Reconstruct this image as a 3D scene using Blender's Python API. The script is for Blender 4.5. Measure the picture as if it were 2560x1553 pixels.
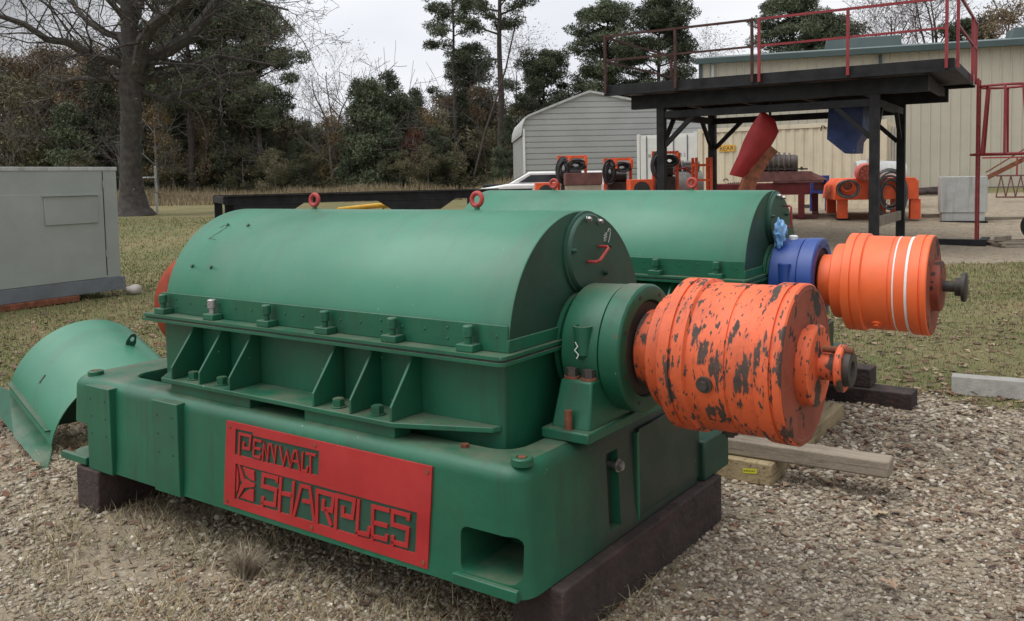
import bpy, bmesh, math, random
import numpy as np
from mathutils import Matrix, Vector
random.seed(7); RNG = np.random.default_rng(7)
for o in list(bpy.data.objects): bpy.data.objects.remove(o)
sc = bpy.context.scene
# ------------------------------------------------------------------ camera
FPX, CX, CY = 2200.6, 1280.0, 593.0           # focal length and principal point in the 2560 px photo
def _ray(px, py):
    v = np.array([px-CX, -(py-CY), -FPX]); return v/np.linalg.norm(v)
_mX, _Y = _ray(-1814, 510), _ray(2850, 415)
_X = -_mX; _Z = np.cross(_X, _Y); RM = np.stack([_X, _Y, _Z]); CAM = np.array([0, 0, 1.6])
cam = bpy.data.objects.new('camera', bpy.data.cameras.new('camera')); sc.collection.objects.link(cam)
M = Matrix([list(RM[i]) + [CAM[i]] for i in range(3)] + [[0, 0, 0, 1]])
cam.matrix_world = M
cam.data.lens = FPX/2560*36; cam.data.sensor_width = 36; cam.data.shift_y = -(776.5-CY)/2560
cam.data.clip_start = .05; cam.data.clip_end = 3000
sc.camera = cam
FH = RM @ np.array([0, 0, -1]); FH[2] = 0; FH /= np.linalg.norm(FH)      # horizontal forward
RH = np.array([FH[1], -FH[0], 0])                                        # horizontal right
def hit(px, py, axis, val):
    d = RM @ _ray(px, py); return CAM + d*(val-CAM[axis])/d[axis]
def W(px, py, dep):                                                      # pixel at a forward distance
    d = RM @ _ray(px, py); return CAM + d*dep/(d @ FH)
def LD(l, d, z=0): return RH*l + FH*d + np.array([0, 0, z])              # lateral, forward -> world
# ------------------------------------------------------------------ sky, sun, exposure
SUN_EL, SUN_AZ = math.radians(52), None
w = bpy.data.worlds.new('World'); sc.world = w; w.use_nodes = True
nt = w.node_tree; nt.nodes.clear()
def wn(t, **k):
    n = nt.nodes.new(t)
    for a, b in k.items(): setattr(n, a, b)
    return n
SUN_DIR = Vector((-0.38, -0.46, 1.3)).normalized()                      # towards the sun
out = wn('ShaderNodeOutputWorld'); bg = wn('ShaderNodeBackground'); nt.links.new(bg.outputs[0], out.inputs[0])
sky = wn('ShaderNodeTexSky', sky_type='NISHITA', sun_disc=False, sun_elevation=math.asin(SUN_DIR.z),
         sun_rotation=math.atan2(SUN_DIR.x, SUN_DIR.y), air_density=1.0, dust_density=4.0, ozone_density=1.0)
tc = wn('ShaderNodeTexCoord'); mp = wn('ShaderNodeMapping'); mp.inputs['Scale'].default_value = (1.2, 1.2, 3.5)
nz = wn('ShaderNodeTexNoise'); nz.inputs['Scale'].default_value = 1.7; nz.inputs['Detail'].default_value = 5; nz.inputs['Roughness'].default_value = .5
rp = wn('ShaderNodeValToRGB'); e = rp.color_ramp.elements
e[0].position = .32; e[0].color = (7.4, 7.65, 8.3, 1); e[1].position = .68; e[1].color = (9.5, 9.6, 9.9, 1)
sx = wn('ShaderNodeSeparateXYZ'); el = wn('ShaderNodeMapRange'); el.inputs[1].default_value = .1; el.inputs[2].default_value = .95
el.inputs[3].default_value = 1.0; el.inputs[4].default_value = 1.9
sc2 = wn('ShaderNodeVectorMath', operation='SCALE'); mx = wn('ShaderNodeMix', data_type='RGBA'); mx.inputs[0].default_value = .93
nt.links.new(tc.outputs['Generated'], mp.inputs[0]); nt.links.new(mp.outputs[0], nz.inputs['Vector']); nt.links.new(nz.outputs['Fac'], rp.inputs[0])
dt = wn('ShaderNodeVectorMath', operation='DOT_PRODUCT'); dt.inputs[1].default_value = tuple(SUN_DIR)      # glow towards the hidden sun; added dim band cuts light from behind the camera
nt.links.new(tc.outputs['Generated'], dt.inputs[0]); gl = wn('ShaderNodeValToRGB'); g_ = gl.color_ramp.elements
g_[0].position = 0.0; g_[0].color = (.10, .10, .10, 1); g_[1].position = 1.0; g_[1].color = (1, 1, 1, 1)
for p_, v_ in ((.25, .04), (.34, .10), (.41, .50), (.58, .52), (.65, .11), (.72, .25), (.85, .85)): e_ = g_.new(p_); e_.color = (v_, v_, v_, 1)
hm = wn('ShaderNodeMath', operation='MULTIPLY_ADD'); hm.inputs[1].default_value = .5; hm.inputs[2].default_value = .5; nt.links.new(dt.outputs['Value'], hm.inputs[0]); nt.links.new(hm.outputs[0], gl.inputs[0])
el.inputs[1].default_value = 0; el.inputs[2].default_value = 1; el.inputs[3].default_value = 0; el.inputs[4].default_value = 2.75; nt.links.new(gl.outputs[0], el.inputs[0])
nt.links.new(rp.outputs[0], sc2.inputs[0]); nt.links.new(el.outputs[0], sc2.inputs['Scale'])
nt.links.new(sky.outputs[0], mx.inputs['A']); nt.links.new(sc2.outputs[0], mx.inputs['B'])
nt.links.new(mx.outputs['Result'], bg.inputs[0]); bg.inputs[1].default_value = .078
sun = bpy.data.objects.new('sun', bpy.data.lights.new('sun', 'SUN')); sc.collection.objects.link(sun)
sun.data.energy = 1.5; sun.data.angle = math.radians(48); sun.data.color = (1, .965, .92)
sun.rotation_euler = SUN_DIR.to_track_quat('Z', 'Y').to_euler(); sun.location = (-20, -20, 40)
sc.view_settings.view_transform = 'Standard'; sc.view_settings.look = 'None'
sc.view_settings.exposure = 0.0; sc.view_settings.gamma = 1
sc.cycles.max_bounces = 6; sc.cycles.diffuse_bounces = 3
# ------------------------------------------------------------------ terrain height
def S(a, b, x):
    t = np.clip((x-a)/(b-a), 0, 1); return t*t*(3-2*t)
def gz(x, y):
    d = x*FH[0]+y*FH[1]; l = x*RH[0]+y*RH[1]
    z = .5*S(17, 25, d) + .35*S(28, 36, d)*S(0, 4, l) + .35*S(44, 60, d)*(1-S(0, 4, l))
    z = z + .62*S(33, 35.5, d)*S(-1.5, -.3, l)*(1-S(8.0, 8.6, l))*(1-S(48, 55, d))
    return z
def G(px, py, d0=4, d1=120):                                             # pixel -> point on the terrain
    d = RM @ _ray(px, py); t = d0
    while t < d1:
        p = CAM+d*t
        if p[2] < gz(p[0], p[1]): return p
        t += .02
    return CAM+d*d1
# ------------------------------------------------------------------ materials
MATS = {}
def mat(name, col, rough=.6, metal=0, var=.12, vscale=4, dirt=None, dirt_amt=.35, dscale=3, bump=.0, bscale=60,
        up=None, up_amt=.5, chips=None, chip_t=.62, chip_map=(6, 2, 2), spec=.5, streak=None, col2=None, scratch=0, objrand=0, grime=False):
    m = bpy.data.materials.new(name); m.use_nodes = True; t = m.node_tree; N = t.nodes; L = t.links
    b = N['Principled BSDF']; b.inputs['Metallic'].default_value = metal; b.inputs['Specular IOR Level'].default_value = spec
    co = N.new('ShaderNodeTexCoord')
    def noise(scale, detail=5, rough_=.6, vec=None, mp_=None):
        n = N.new('ShaderNodeTexNoise'); n.inputs['Scale'].default_value = scale; n.inputs['Detail'].default_value = detail
        n.inputs['Roughness'].default_value = rough_
        if mp_:
            q = N.new('ShaderNodeMapping'); q.inputs['Scale'].default_value = mp_; L.new(co.outputs['Object'], q.inputs[0]); L.new(q.outputs[0], n.inputs['Vector'])
        else: L.new(co.outputs['Object'], n.inputs['Vector'])
        return n.outputs['Fac']
    def ramp(f, a, b_):
        r = N.new('ShaderNodeMapRange'); r.inputs[1].default_value = a; r.inputs[2].default_value = b_; L.new(f, r.inputs[0]); return r.outputs[0]
    def mul(a, b_):
        r = N.new('ShaderNodeMath'); r.operation = 'MULTIPLY'
        L.new(a, r.inputs[0]); 
        if isinstance(b_, float): r.inputs[1].default_value = b_
        else: L.new(b_, r.inputs[1])
        return r.outputs[0]
    def mix(f, a, b_):
        x = N.new('ShaderNodeMix'); x.data_type = 'RGBA'
        if isinstance(f, float): x.inputs[0].default_value = f
        else: L.new(f, x.inputs[0])
        for s, v in (('A', a), ('B', b_)):
            if isinstance(v, tuple): x.inputs[s].default_value = (*v[:3], 1)
            else: L.new(v, x.inputs[s])
        return x.outputs['Result']
    c2 = col2 or tuple(min(1, c*(1+var*2.2)+.01) for c in col); c1 = tuple(c*(1-var) for c in col)
    c = mix(ramp(noise(vscale, 6), .3, .7), c1, c2)
    rgh = ramp(noise(vscale*2.3, 4), .2, .8)
    rr = N.new('ShaderNodeMapRange'); rr.inputs[3].default_value = max(0, rough-.08); rr.inputs[4].default_value = min(1, rough+.12); L.new(rgh, rr.inputs[0])
    rgh = rr.outputs[0]
    if streak:
        c = mix(mul(ramp(noise(1, 6, .65, mp_=streak[1]), .52, .72), float(streak[2])), c, streak[0])
    if dirt: c = mix(mul(ramp(noise(dscale, 8, .7), .5, .75), float(dirt_amt)), c, dirt)
    if up:
        g = N.new('ShaderNodeNewGeometry'); s = N.new('ShaderNodeSeparateXYZ'); L.new(g.outputs['Normal'], s.inputs[0])
        c = mix(mul(mul(ramp(s.outputs['Z'], .8, 1.0), ramp(noise(3.1, 8, .65), .38, .62)), float(up_amt)), c, up)
    if chips:
        hl = ramp(noise(1.0, 5, .62, mp_=chip_map), chip_t-.05, chip_t+.01); c = mix(mul(hl, .55), c, tuple(k*.45+.02 for k in col))
        f1 = ramp(noise(1.0, 5, .62, mp_=chip_map), chip_t, chip_t+.012)
        f2 = ramp(noise(1.0, 3, .5, mp_=tuple(k*3.2 for k in chip_map)), chip_t+.045, chip_t+.055)
        a = N.new('ShaderNodeMath'); a.operation = 'MAXIMUM'; L.new(f1, a.inputs[0]); L.new(f2, a.inputs[1])
        c = mix(a.outputs[0], c, mix(ramp(noise(30, 4), .35, .65), chips, tuple(k*.55 for k in chips)))
        r2 = N.new('ShaderNodeMix'); L.new(a.outputs[0], r2.inputs[0]); L.new(rgh, r2.inputs['A']); r2.inputs['B'].default_value = .75; rgh = r2.outputs[0]
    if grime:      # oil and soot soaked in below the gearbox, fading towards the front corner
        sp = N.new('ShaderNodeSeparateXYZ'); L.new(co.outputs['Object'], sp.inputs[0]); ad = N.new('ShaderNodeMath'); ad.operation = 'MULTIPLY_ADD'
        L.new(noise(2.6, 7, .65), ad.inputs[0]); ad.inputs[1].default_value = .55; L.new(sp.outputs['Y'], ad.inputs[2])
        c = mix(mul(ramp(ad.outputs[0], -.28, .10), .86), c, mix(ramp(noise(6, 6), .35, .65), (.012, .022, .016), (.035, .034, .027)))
    if scratch:
        f = ramp(noise(45, 2, .5), .76, .79); c = mix(mul(f, float(scratch)), c, (.5, .5, .45)); f = ramp(noise(13, 6, .7), .69, .73); c = mix(mul(f, .8), c, (.12, .05, .025))
    if objrand:
        oi = N.new('ShaderNodeObjectInfo'); h = N.new('ShaderNodeHueSaturation'); L.new(c, h.inputs['Color'])
        v = N.new('ShaderNodeMapRange'); v.inputs[3].default_value = 1-objrand; v.inputs[4].default_value = 1+objrand; L.new(oi.outputs['Random'], v.inputs[0]); L.new(v.outputs[0], h.inputs['Value']); c = h.outputs[0]
    L.new(c, b.inputs['Base Color']); L.new(rgh, b.inputs['Roughness'])
    if bump:
        bp = N.new('ShaderNodeBump'); bp.inputs['Strength'].default_value = bump; bp.inputs['Distance'].default_value = .02
        L.new(noise(bscale, 5, .6), bp.inputs['Height']); L.new(bp.outputs[0], b.inputs['Normal'])
    MATS[name] = m; return m
DUST = (.20, .16, .12)
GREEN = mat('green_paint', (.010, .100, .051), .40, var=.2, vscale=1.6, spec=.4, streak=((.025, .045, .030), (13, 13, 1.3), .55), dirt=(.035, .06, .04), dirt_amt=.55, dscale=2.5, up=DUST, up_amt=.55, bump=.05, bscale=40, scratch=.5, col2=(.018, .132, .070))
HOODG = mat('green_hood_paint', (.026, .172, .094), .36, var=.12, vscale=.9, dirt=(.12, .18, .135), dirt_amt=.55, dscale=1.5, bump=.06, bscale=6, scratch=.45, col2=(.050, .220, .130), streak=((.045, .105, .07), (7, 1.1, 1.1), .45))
DGREEN = mat('shaded_green_paint', (.008, .050, .029), .5, var=.2, vscale=2, dirt=(.02, .03, .022), dirt_amt=.6, dscale=3, bump=.06, bscale=40, scratch=.3)  # green darkened so end faces and recesses carry their shade in the colour
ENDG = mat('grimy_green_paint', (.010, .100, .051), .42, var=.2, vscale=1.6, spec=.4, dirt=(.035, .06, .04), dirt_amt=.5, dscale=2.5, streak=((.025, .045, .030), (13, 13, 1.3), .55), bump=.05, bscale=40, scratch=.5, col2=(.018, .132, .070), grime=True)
RED = mat('red_plate_paint', (.35, .018, .017), .6, spec=.35, var=.08, dirt=(.25, .04, .03), dirt_amt=.3, bump=.03)
EYER = mat('red_eye_paint', (.33, .03, .025), .5, var=.15, chips=(.10, .05, .04), chip_t=.66, chip_map=(14, 14, 14))
ORW = mat('worn_orange_paint', (.60, .098, .026), .55, var=.15, vscale=3, dirt=(.28, .05, .02), dirt_amt=.75, dscale=3.5, chips=(.080, .053, .040), chip_t=.575, chip_map=(24, 9, 7), bump=.08, bscale=50)
ORC = mat('clean_orange_paint', (.82, .135, .03), .45, var=.06, vscale=3, dirt=(.42, .075, .03), dirt_amt=.5, dscale=3, chips=(.14, .04, .025), chip_t=.72, chip_map=(9, 6, 6), bump=.04)
ORF = mat('orange_end_paint', (.24, .045, .02), .6, var=.25, vscale=5, dirt=(.08, .03, .02), dirt_amt=.8, dscale=5, chips=(.045, .03, .022), chip_t=.6, chip_map=(5, 7, 7), bump=.1)
ORM = mat('yard_orange_paint', (.75, .10, .022), .5, var=.1, dirt=(.3, .06, .02), dirt_amt=.4)
BLUE = mat('blue_paint', (.012, .05, .23), .4, var=.2, vscale=3, dirt=(.015, .03, .08), dirt_amt=.6, chips=(.02, .03, .05), chip_t=.73)
DBLUE = mat('dark_blue_paint', (.01, .025, .10), .45, var=.25)
PULL = mat('rust_red_pulley', (.36, .07, .03), .65, var=.25, vscale=6, dirt=(.15, .04, .02), dirt_amt=.6, dscale=6)
STEEL = mat('bare_steel', (.30, .29, .28), .4, metal=.8, var=.2, dirt=(.12, .07, .04), dirt_amt=.5, dscale=12)
DSTEEL = mat('dark_steel', (.05, .045, .04), .6, metal=.4, var=.3, dirt=(.10, .045, .025), dirt_amt=.5, dscale=15)
RUST = mat('rust', (.16, .05, .022), .85, var=.35, vscale=8, dirt=(.06, .02, .012), dirt_amt=.7, dscale=9, bump=.2)
DRUST = mat('brown_rusty_paint', (.115, .04, .033), .7, var=.25, vscale=5, dirt=(.05, .025, .02), dirt_amt=.7, dscale=6, bump=.1)
MAROON = mat('maroon_paint', (.13, .012, .014), .5, var=.2, dirt=(.07, .03, .02), dirt_amt=.4)
CRED = mat('chute_red_paint', (.26, .010, .012), .4, var=.15, vscale=2, dirt=(.2, .02, .015), dirt_amt=.3)
RAILR = mat('rail_red_paint', (.22, .014, .018), .5, var=.2, dirt=(.10, .03, .02), dirt_amt=.5, dscale=8)
RAILB = mat('rail_rusty_brown', (.045, .015, .011), .8, var=.3, vscale=9)
BLACK = mat('black_steel_paint', (.009, .009, .010), .6, var=.3, dirt=(.02, .017, .015), dirt_amt=.5, dscale=5, bump=.04, spec=.25)
RUBBER = mat('black_hose_rubber', (.012, .012, .013), .6, var=.3)
GREY = mat('grey_cabinet_paint', (.30, .325, .295), .42, var=.05, vscale=1.2, dirt=(.26, .275, .25), dirt_amt=.4)
LGREY = mat('pale_grey_paint', (.42, .43, .41), .5, var=.06, dirt=(.25, .24, .2), dirt_amt=.5, streak=((.12, .09, .06), (12, 12, .8), .5))
RGREY = mat('blue_grey_rail_paint', (.14, .155, .17), .5, var=.08, dirt=(.1, .1, .09))
WHITE = mat('white_paint', (.72, .72, .70), .4, var=.04, dirt=(.4, .38, .33), dirt_amt=.3)
CREAM = mat('cream_container_paint', (.56, .50, .36), .5, var=.05, vscale=1, dirt=(.38, .30, .2), dirt_amt=.35, dscale=1.5, streak=((.30, .2, .12), (6, 6, .5), .35))
WALLC = mat('beige_wall_paint', (.44, .405, .32), .55, var=.05, vscale=.4, dirt=(.35, .32, .25), dirt_amt=.4, dscale=.5)
TEALT = mat('teal_trim_paint', (.035, .060, .056), .45, var=.1, vscale=.5)
TEALR = mat('teal_roof_paint', (.085, .115, .112), .45, var=.08, vscale=.5)
SHEDM = mat('grey_siding_paint', (.34, .345, .33), .45, var=.05, vscale=.6, dirt=(.27, .27, .25), dirt_amt=.4, dscale=.7)
CONC = mat('concrete', (.27, .26, .235), .85, var=.1, vscale=6, dirt=(.12, .12, .09), dirt_amt=.6, dscale=8, bump=.25, bscale=70)
WOODG = mat('weathered_timber', (.24, .20, .15), .85, var=.25, vscale=3, streak=((.07, .055, .04), (3, 60, 60), .95), dirt=(.08, .07, .05), dirt_amt=.5, bump=.3, bscale=45)
WOODY = mat('pale_timber', (.27, .21, .115), .85, var=.25, vscale=3, streak=((.10, .07, .04), (60, 3, 60), .95), bump=.3, bscale=45)
WOODD = mat('dark_creosote_timber', (.030, .019, .016), .9, var=.4, vscale=4, streak=((.085, .038, .030), (40, 2.5, 30), .9), dirt=(.012, .009, .008), dirt_amt=.8, bump=.7, bscale=35)
CHALK = mat('chalk_mark', (.55, .58, .54), .9, var=.1)
REDC = mat('faded_red_crayon', (.10, .14, .11), .8, var=.1)
YELL = mat('yellow_paint', (.62, .34, .03), .5, var=.15, dirt=(.3, .15, .03), dirt_amt=.5)
YTAG = mat('yellow_tag', (.62, .58, .03), .5, var=.05)
INK = mat('black_lettering', (.03, .028, .025), .6)
GINK = mat('faded_grey_lettering', (.12, .12, .13), .6)
GLASS = mat('dark_window_glass', (.02, .024, .03), .12, var=.05)
ALU = mat('grey_galvanised', (.42, .43, .43), .4, metal=.5, var=.1)
ROCK = mat('pale_rock', (.42, .38, .34), .9, var=.2, bump=.4, bscale=20)
MOTOR = mat('faded_red_motor_paint', (.50, .10, .07), .55, var=.15)
BARK = mat('oak_bark', (.040, .034, .028), .95, var=.35, vscale=5, dirt=(.075, .070, .058), dirt_amt=.6, dscale=6, bump=1.0, bscale=9)
PBARK = mat('pine_bark', (.055, .043, .036), .95, var=.3, vscale=3, bump=.5, bscale=10)
GBARK = mat('pale_grey_bark', (.15, .135, .12), .95, var=.25, vscale=3)
RBARK = mat('reddish_twig_bark', (.085, .055, .05), .95, var=.25, vscale=3)
def leafmat(name, a, b, rand=.3, rough=.75):
    m = mat(name, a, rough, col2=b, vscale=.9, objrand=rand, spec=.15); return m
PINE = leafmat('pine_needles', (.060, .078, .044), (.15, .17, .105))
CEDAR = leafmat('dark_cedar_foliage', (.045, .062, .036), (.12, .145, .085))
BROWNL = leafmat('brown_oak_foliage', (.14, .10, .062), (.25, .185, .115))
OLIVE = leafmat('olive_scrub_foliage', (.10, .098, .055), (.21, .19, .11))
GREYT = leafmat('grey_twig_haze', (.10, .088, .078), (.18, .16, .14))
REDL = leafmat('russet_foliage', (.16, .052, .026), (.26, .105, .045), .2)
TANL = leafmat('tan_autumn_foliage', (.17, .115, .055), (.27, .19, .10), .15)
TALLG = leafmat('dry_tall_grass', (.20, .155, .09), (.38, .30, .18), .1)
def attrmat(name, rough=.85, mulv=1.0, trans=False):
    m = bpy.data.materials.new(name); m.use_nodes = True; t = m.node_tree; b = t.nodes['Principled BSDF']
    a = t.nodes.new('ShaderNodeAttribute'); a.attribute_name = 'Col'; b.inputs['Roughness'].default_value = rough; b.inputs['Specular IOR Level'].default_value = .25
    n = t.nodes.new('ShaderNodeTexNoise'); n.inputs['Scale'].default_value = 60; c = t.nodes.new('ShaderNodeTexCoord'); t.links.new(c.outputs['Object'], n.inputs['Vector'])
    x = t.nodes.new('ShaderNodeMapRange'); x.inputs[3].default_value = .7*mulv; x.inputs[4].default_value = 1.3*mulv; t.links.new(n.outputs['Fac'], x.inputs[0])
    v = t.nodes.new('ShaderNodeVectorMath'); v.operation = 'SCALE'; t.links.new(a.outputs['Color'], v.inputs[0]); t.links.new(x.outputs[0], v.inputs['Scale'])
    t.links.new(v.outputs[0], b.inputs['Base Color']); return m
STONE = attrmat('gravel_stone', mulv=1.0); LEAFM = attrmat('dead_leaf'); BLADE = attrmat('grass_blade')
# ------------------------------------------------------------------ mesh helpers
class MB:
    def __init__(s): s.v = []; s.f = []
    def add(s, v, f):
        n = len(s.v); s.v += [tuple(map(float, p)) for p in v]; s.f += [tuple(i+n for i in q) for q in f]; return s
    def box(s, lo, hi):
        x0, y0, z0 = lo; x1, y1, z1 = hi
        return s.add([(x0,y0,z0),(x1,y0,z0),(x1,y1,z0),(x0,y1,z0),(x0,y0,z1),(x1,y0,z1),(x1,y1,z1),(x0,y1,z1)],
                     [(0,3,2,1),(4,5,6,7),(0,1,5,4),(1,2,6,5),(2,3,7,6),(3,0,4,7)])
    def hexa(s, bot, top):                       # 4 bottom points, 4 top points (ccw from above)
        return s.add(list(bot)+list(top), [(0,3,2,1),(4,5,6,7),(0,1,5,4),(1,2,6,5),(2,3,7,6),(3,0,4,7)])
    def bar(s, a, b, w_, h=None, up=(0, 0, 1), off=0):
        a = np.array(a, float); b = np.array(b, float); h = h or w_; d = b-a; d /= np.linalg.norm(d); u = np.array(up, float)
        if abs(d @ u) > .98: u = np.array([1., 0, 0])
        r = np.cross(d, u); r /= np.linalg.norm(r); u = np.cross(r, d)
        q = [(-1,-1),(1,-1),(1,1),(-1,1)]
        v = [p+r*w_/2*i+u*h/2*j for p in (a, b) for i, j in q]
        return s.add(v, [(0,1,2,3),(7,6,5,4),(0,4,5,1),(1,5,6,2),(2,6,7,3),(3,7,4,0)])
    def tube(s, pts, rad, n=8, cap=True, closed=False):
        P = [np.array(p, float) for p in pts]; k = len(P)
        if not hasattr(rad, '__len__'): rad = [rad]*k
        base = len(s.v); up = np.array([0.13, .21, 1.]); prev = None
        for i, p in enumerate(P):
            if closed: t = P[(i+1) % k]-P[i-1]
            else: t = P[min(i+1, k-1)]-P[max(i-1, 0)]
            t = t/(np.linalg.norm(t)+1e-9)
            if prev is None:
                a = np.cross(t, up)
                if np.linalg.norm(a) < .2: a = np.cross(t, [1, 0, 0])
            else: a = prev-t*(prev @ t)
            a = a/np.linalg.norm(a); prev = a; b = np.cross(t, a)
            for j in range(n):
                an = 2*math.pi*j/n; s.v.append(tuple(p+(a*math.cos(an)+b*math.sin(an))*rad[i]))
        for i in range(k if closed else k-1):
            i2 = (i+1) % k
            for j in range(n):
                j2 = (j+1) % n; s.f.append((base+i*n+j, base+i*n+j2, base+i2*n+j2, base+i2*n+j))
        if cap and not closed:
            s.f.append(tuple(base+j for j in range(n))[::-1]); s.f.append(tuple(base+(k-1)*n+j for j in range(n)))
        return s
    def cyl(s, a, b, r, n=16, r2=None): return s.tube([a, b], [r, r if r2 is None else r2], n)
    def lathe(s, prof, c, axis='x', n=72, a0=0, a1=2*math.pi, close=True):
        base = len(s.v); full = abs(a1-a0-2*math.pi) < 1e-6; m = n if full else n+1
        for (t, r) in prof:
            for j in range(m):
                an = a0+(a1-a0)*j/n; p = (math.cos(an)*r, math.sin(an)*r)
                s.v.append((t, c[0]+p[0], c[1]+p[1]) if axis == 'x' else (c[0]+p[0], c[1]+p[1], t))
        for i in range(len(prof)-1):
            for j in range(n):
                j2 = (j+1) % m; s.f.append((base+i*m+j, base+(i+1)*m+j, base+(i+1)*m+j2, base+i*m+j2))
        if close and full:
            s.f.append(tuple(base+j for j in range(m))); s.f.append(tuple(base+(len(prof)-1)*m+j for j in range(m))[::-1])
        return s
    def prism(s, poly, a, b, axis=1):            # polygon in the two other axes, extruded a..b along axis
        n = len(poly)
        def mk(p, t):
            q = list(p); q.insert(axis, t); return tuple(q)
        v = [mk(p, a) for p in poly]+[mk(p, b) for p in poly]
        return s.add(v, [tuple(range(n))[::-1], tuple(range(n, 2*n))]+[(i, (i+1) % n, n+(i+1) % n, n+i) for i in range(n)])
    def sheet(s, quads): 
        for q in quads: s.add(q, [tuple(range(len(q)))])
        return s
    def xf(s, Mx):
        s.v = [tuple(Mx @ Vector(p)) for p in s.v]; return s
def tag(o, label=None, cat=None, group=None, kind=None):
    if label: o['label'] = label
    if cat: o['category'] = cat
    if group: o['group'] = group
    if kind: o['kind'] = kind
    return o
def meshobj(name, me, m, parent=None):
    o = bpy.data.objects.new(name, me); sc.collection.objects.link(o)
    if m: me.materials.append(m)
    if parent: o.parent = parent
    return o
def obj(name, mb, m, parent=None, smooth=35, bevel=0, seg=2, org=None, recalc=True):
    me = bpy.data.meshes.new(name)
    v = mb.v if org is None else [(a-org[0], b-org[1], c-org[2]) for a, b, c in mb.v]
    me.from_pydata(v, [], mb.f); me.validate()
    if recalc:
        bm = bmesh.new(); bm.from_mesh(me); bmesh.ops.recalc_face_normals(bm, faces=bm.faces); bm.to_mesh(me); bm.free()
    if smooth:
        me.polygons.foreach_set('use_smooth', [True]*len(me.polygons)); me.set_sharp_from_angle(angle=math.radians(smooth))
    o = meshobj(name, me, m, parent)
    if bevel:
        b = o.modifiers.new('bevel', 'BEVEL'); b.width = bevel; b.segments = seg; b.limit_method = 'ANGLE'; b.angle_limit = math.radians(40); b.harden_normals = False
    return o
def empty(name, loc=(0, 0, 0), rz=0):
    o = bpy.data.objects.new(name, None); sc.collection.objects.link(o); o.location = tuple(map(float, loc)); o.rotation_euler = (0, 0, rz); o.empty_display_size = .2
    return o
def npmesh(name, verts, faces, m, cols=None, smooth=False, parent=None):
    """verts (N,3), faces (F,k) numpy; cols per face"""
    me = bpy.data.meshes.new(name); k = faces.shape[1]; F = len(faces)
    me.vertices.add(len(verts)); me.vertices.foreach_set('co', verts.astype(np.float32).ravel())
    me.loops.add(F*k); me.loops.foreach_set('vertex_index', faces.astype(np.int32).ravel())
    me.polygons.add(F); me.polygons.foreach_set('loop_start', np.arange(0, F*k, k, dtype=np.int32)); me.polygons.foreach_set('loop_total', np.full(F, k, dtype=np.int32))
    if smooth: me.polygons.foreach_set('use_smooth', np.ones(F, bool))
    me.update(calc_edges=True)
    if cols is not None:
        a = me.color_attributes.new('Col', 'FLOAT_COLOR', 'CORNER')
        c = np.ones((F, k, 4), np.float32); c[:, :, :3] = cols[:, None, :]; a.data.foreach_set('color', c.ravel())
    return meshobj(name, me, m, parent)
def text_mb(s, size, depth=.002):
    cu = bpy.data.curves.new('t', 'FONT'); cu.body = s; cu.size = size; cu.extrude = depth; o = bpy.data.objects.new('t', cu); sc.collection.objects.link(o)
    me = o.to_mesh(); mb = MB(); mb.add([tuple(v.co) for v in me.vertices], [tuple(p.vertices) for p in me.polygons])
    o.to_mesh_clear(); bpy.data.objects.remove(o); return mb
def basis(o, x, y, z=(0, 0, 1)):
    x, y, z = [Vector(k) for k in (x, y, z)]
    return Matrix(((x.x, y.x, z.x, o[0]), (x.y, y.y, z.y, o[1]), (x.z, y.z, z.z, o[2]), (0, 0, 0, 1)))
def boolean(o, cutters):
    for i, cb in enumerate(cutters):
        c = obj('cutter', cb, None, smooth=0); m = o.modifiers.new('b', 'BOOLEAN'); m.operation = 'DIFFERENCE'; m.solver = 'EXACT'; m.object = c
        bpy.context.view_layer.update(); dg = bpy.context.evaluated_depsgraph_get()
        me = bpy.data.meshes.new_from_object(o.evaluated_get(dg)); o.modifiers.remove(m); o.data = me; bpy.data.objects.remove(c)
    me = o.data; me.polygons.foreach_set('use_smooth', [True]*len(me.polygons)); me.set_sharp_from_angle(angle=math.radians(30))
def stroke(mb, pts, w_, d, fx):
    """flat lettering strokes: pts in the sign plane, widened to w_, thickness d; fx maps (u, v, t) to 3-D"""
    P = [np.array(p, float) for p in pts]; n = len(P); L = []; R = []
    for i in range(n):
        a = P[i]-P[i-1] if i else P[1]-P[0]; b = P[i+1]-P[i] if i < n-1 else a
        a = a/np.linalg.norm(a); b = b/np.linalg.norm(b)
        na = np.array([-a[1], a[0]]); nb = np.array([-b[1], b[0]]); m = na+nb; l = np.linalg.norm(m)
        m = na if l < .35 else m/l/max(.45, (m/l) @ na)
        ext = a*w_*.2 if i == n-1 else (-b*w_*.2 if i == 0 else 0)
        L.append(P[i]+m*w_/2+ext); R.append(P[i]-m*w_/2+ext)
    for i in range(n-1):
        q = [L[i], R[i], R[i+1], L[i+1]]; v = [fx(*p, 0) for p in q]+[fx(*p, d) for p in q]
        mb.add(v, [(0,1,2,3),(7,6,5,4),(0,4,5,1),(1,5,6,2),(2,6,7,3),(3,7,4,0)])
PI = math.pi
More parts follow.
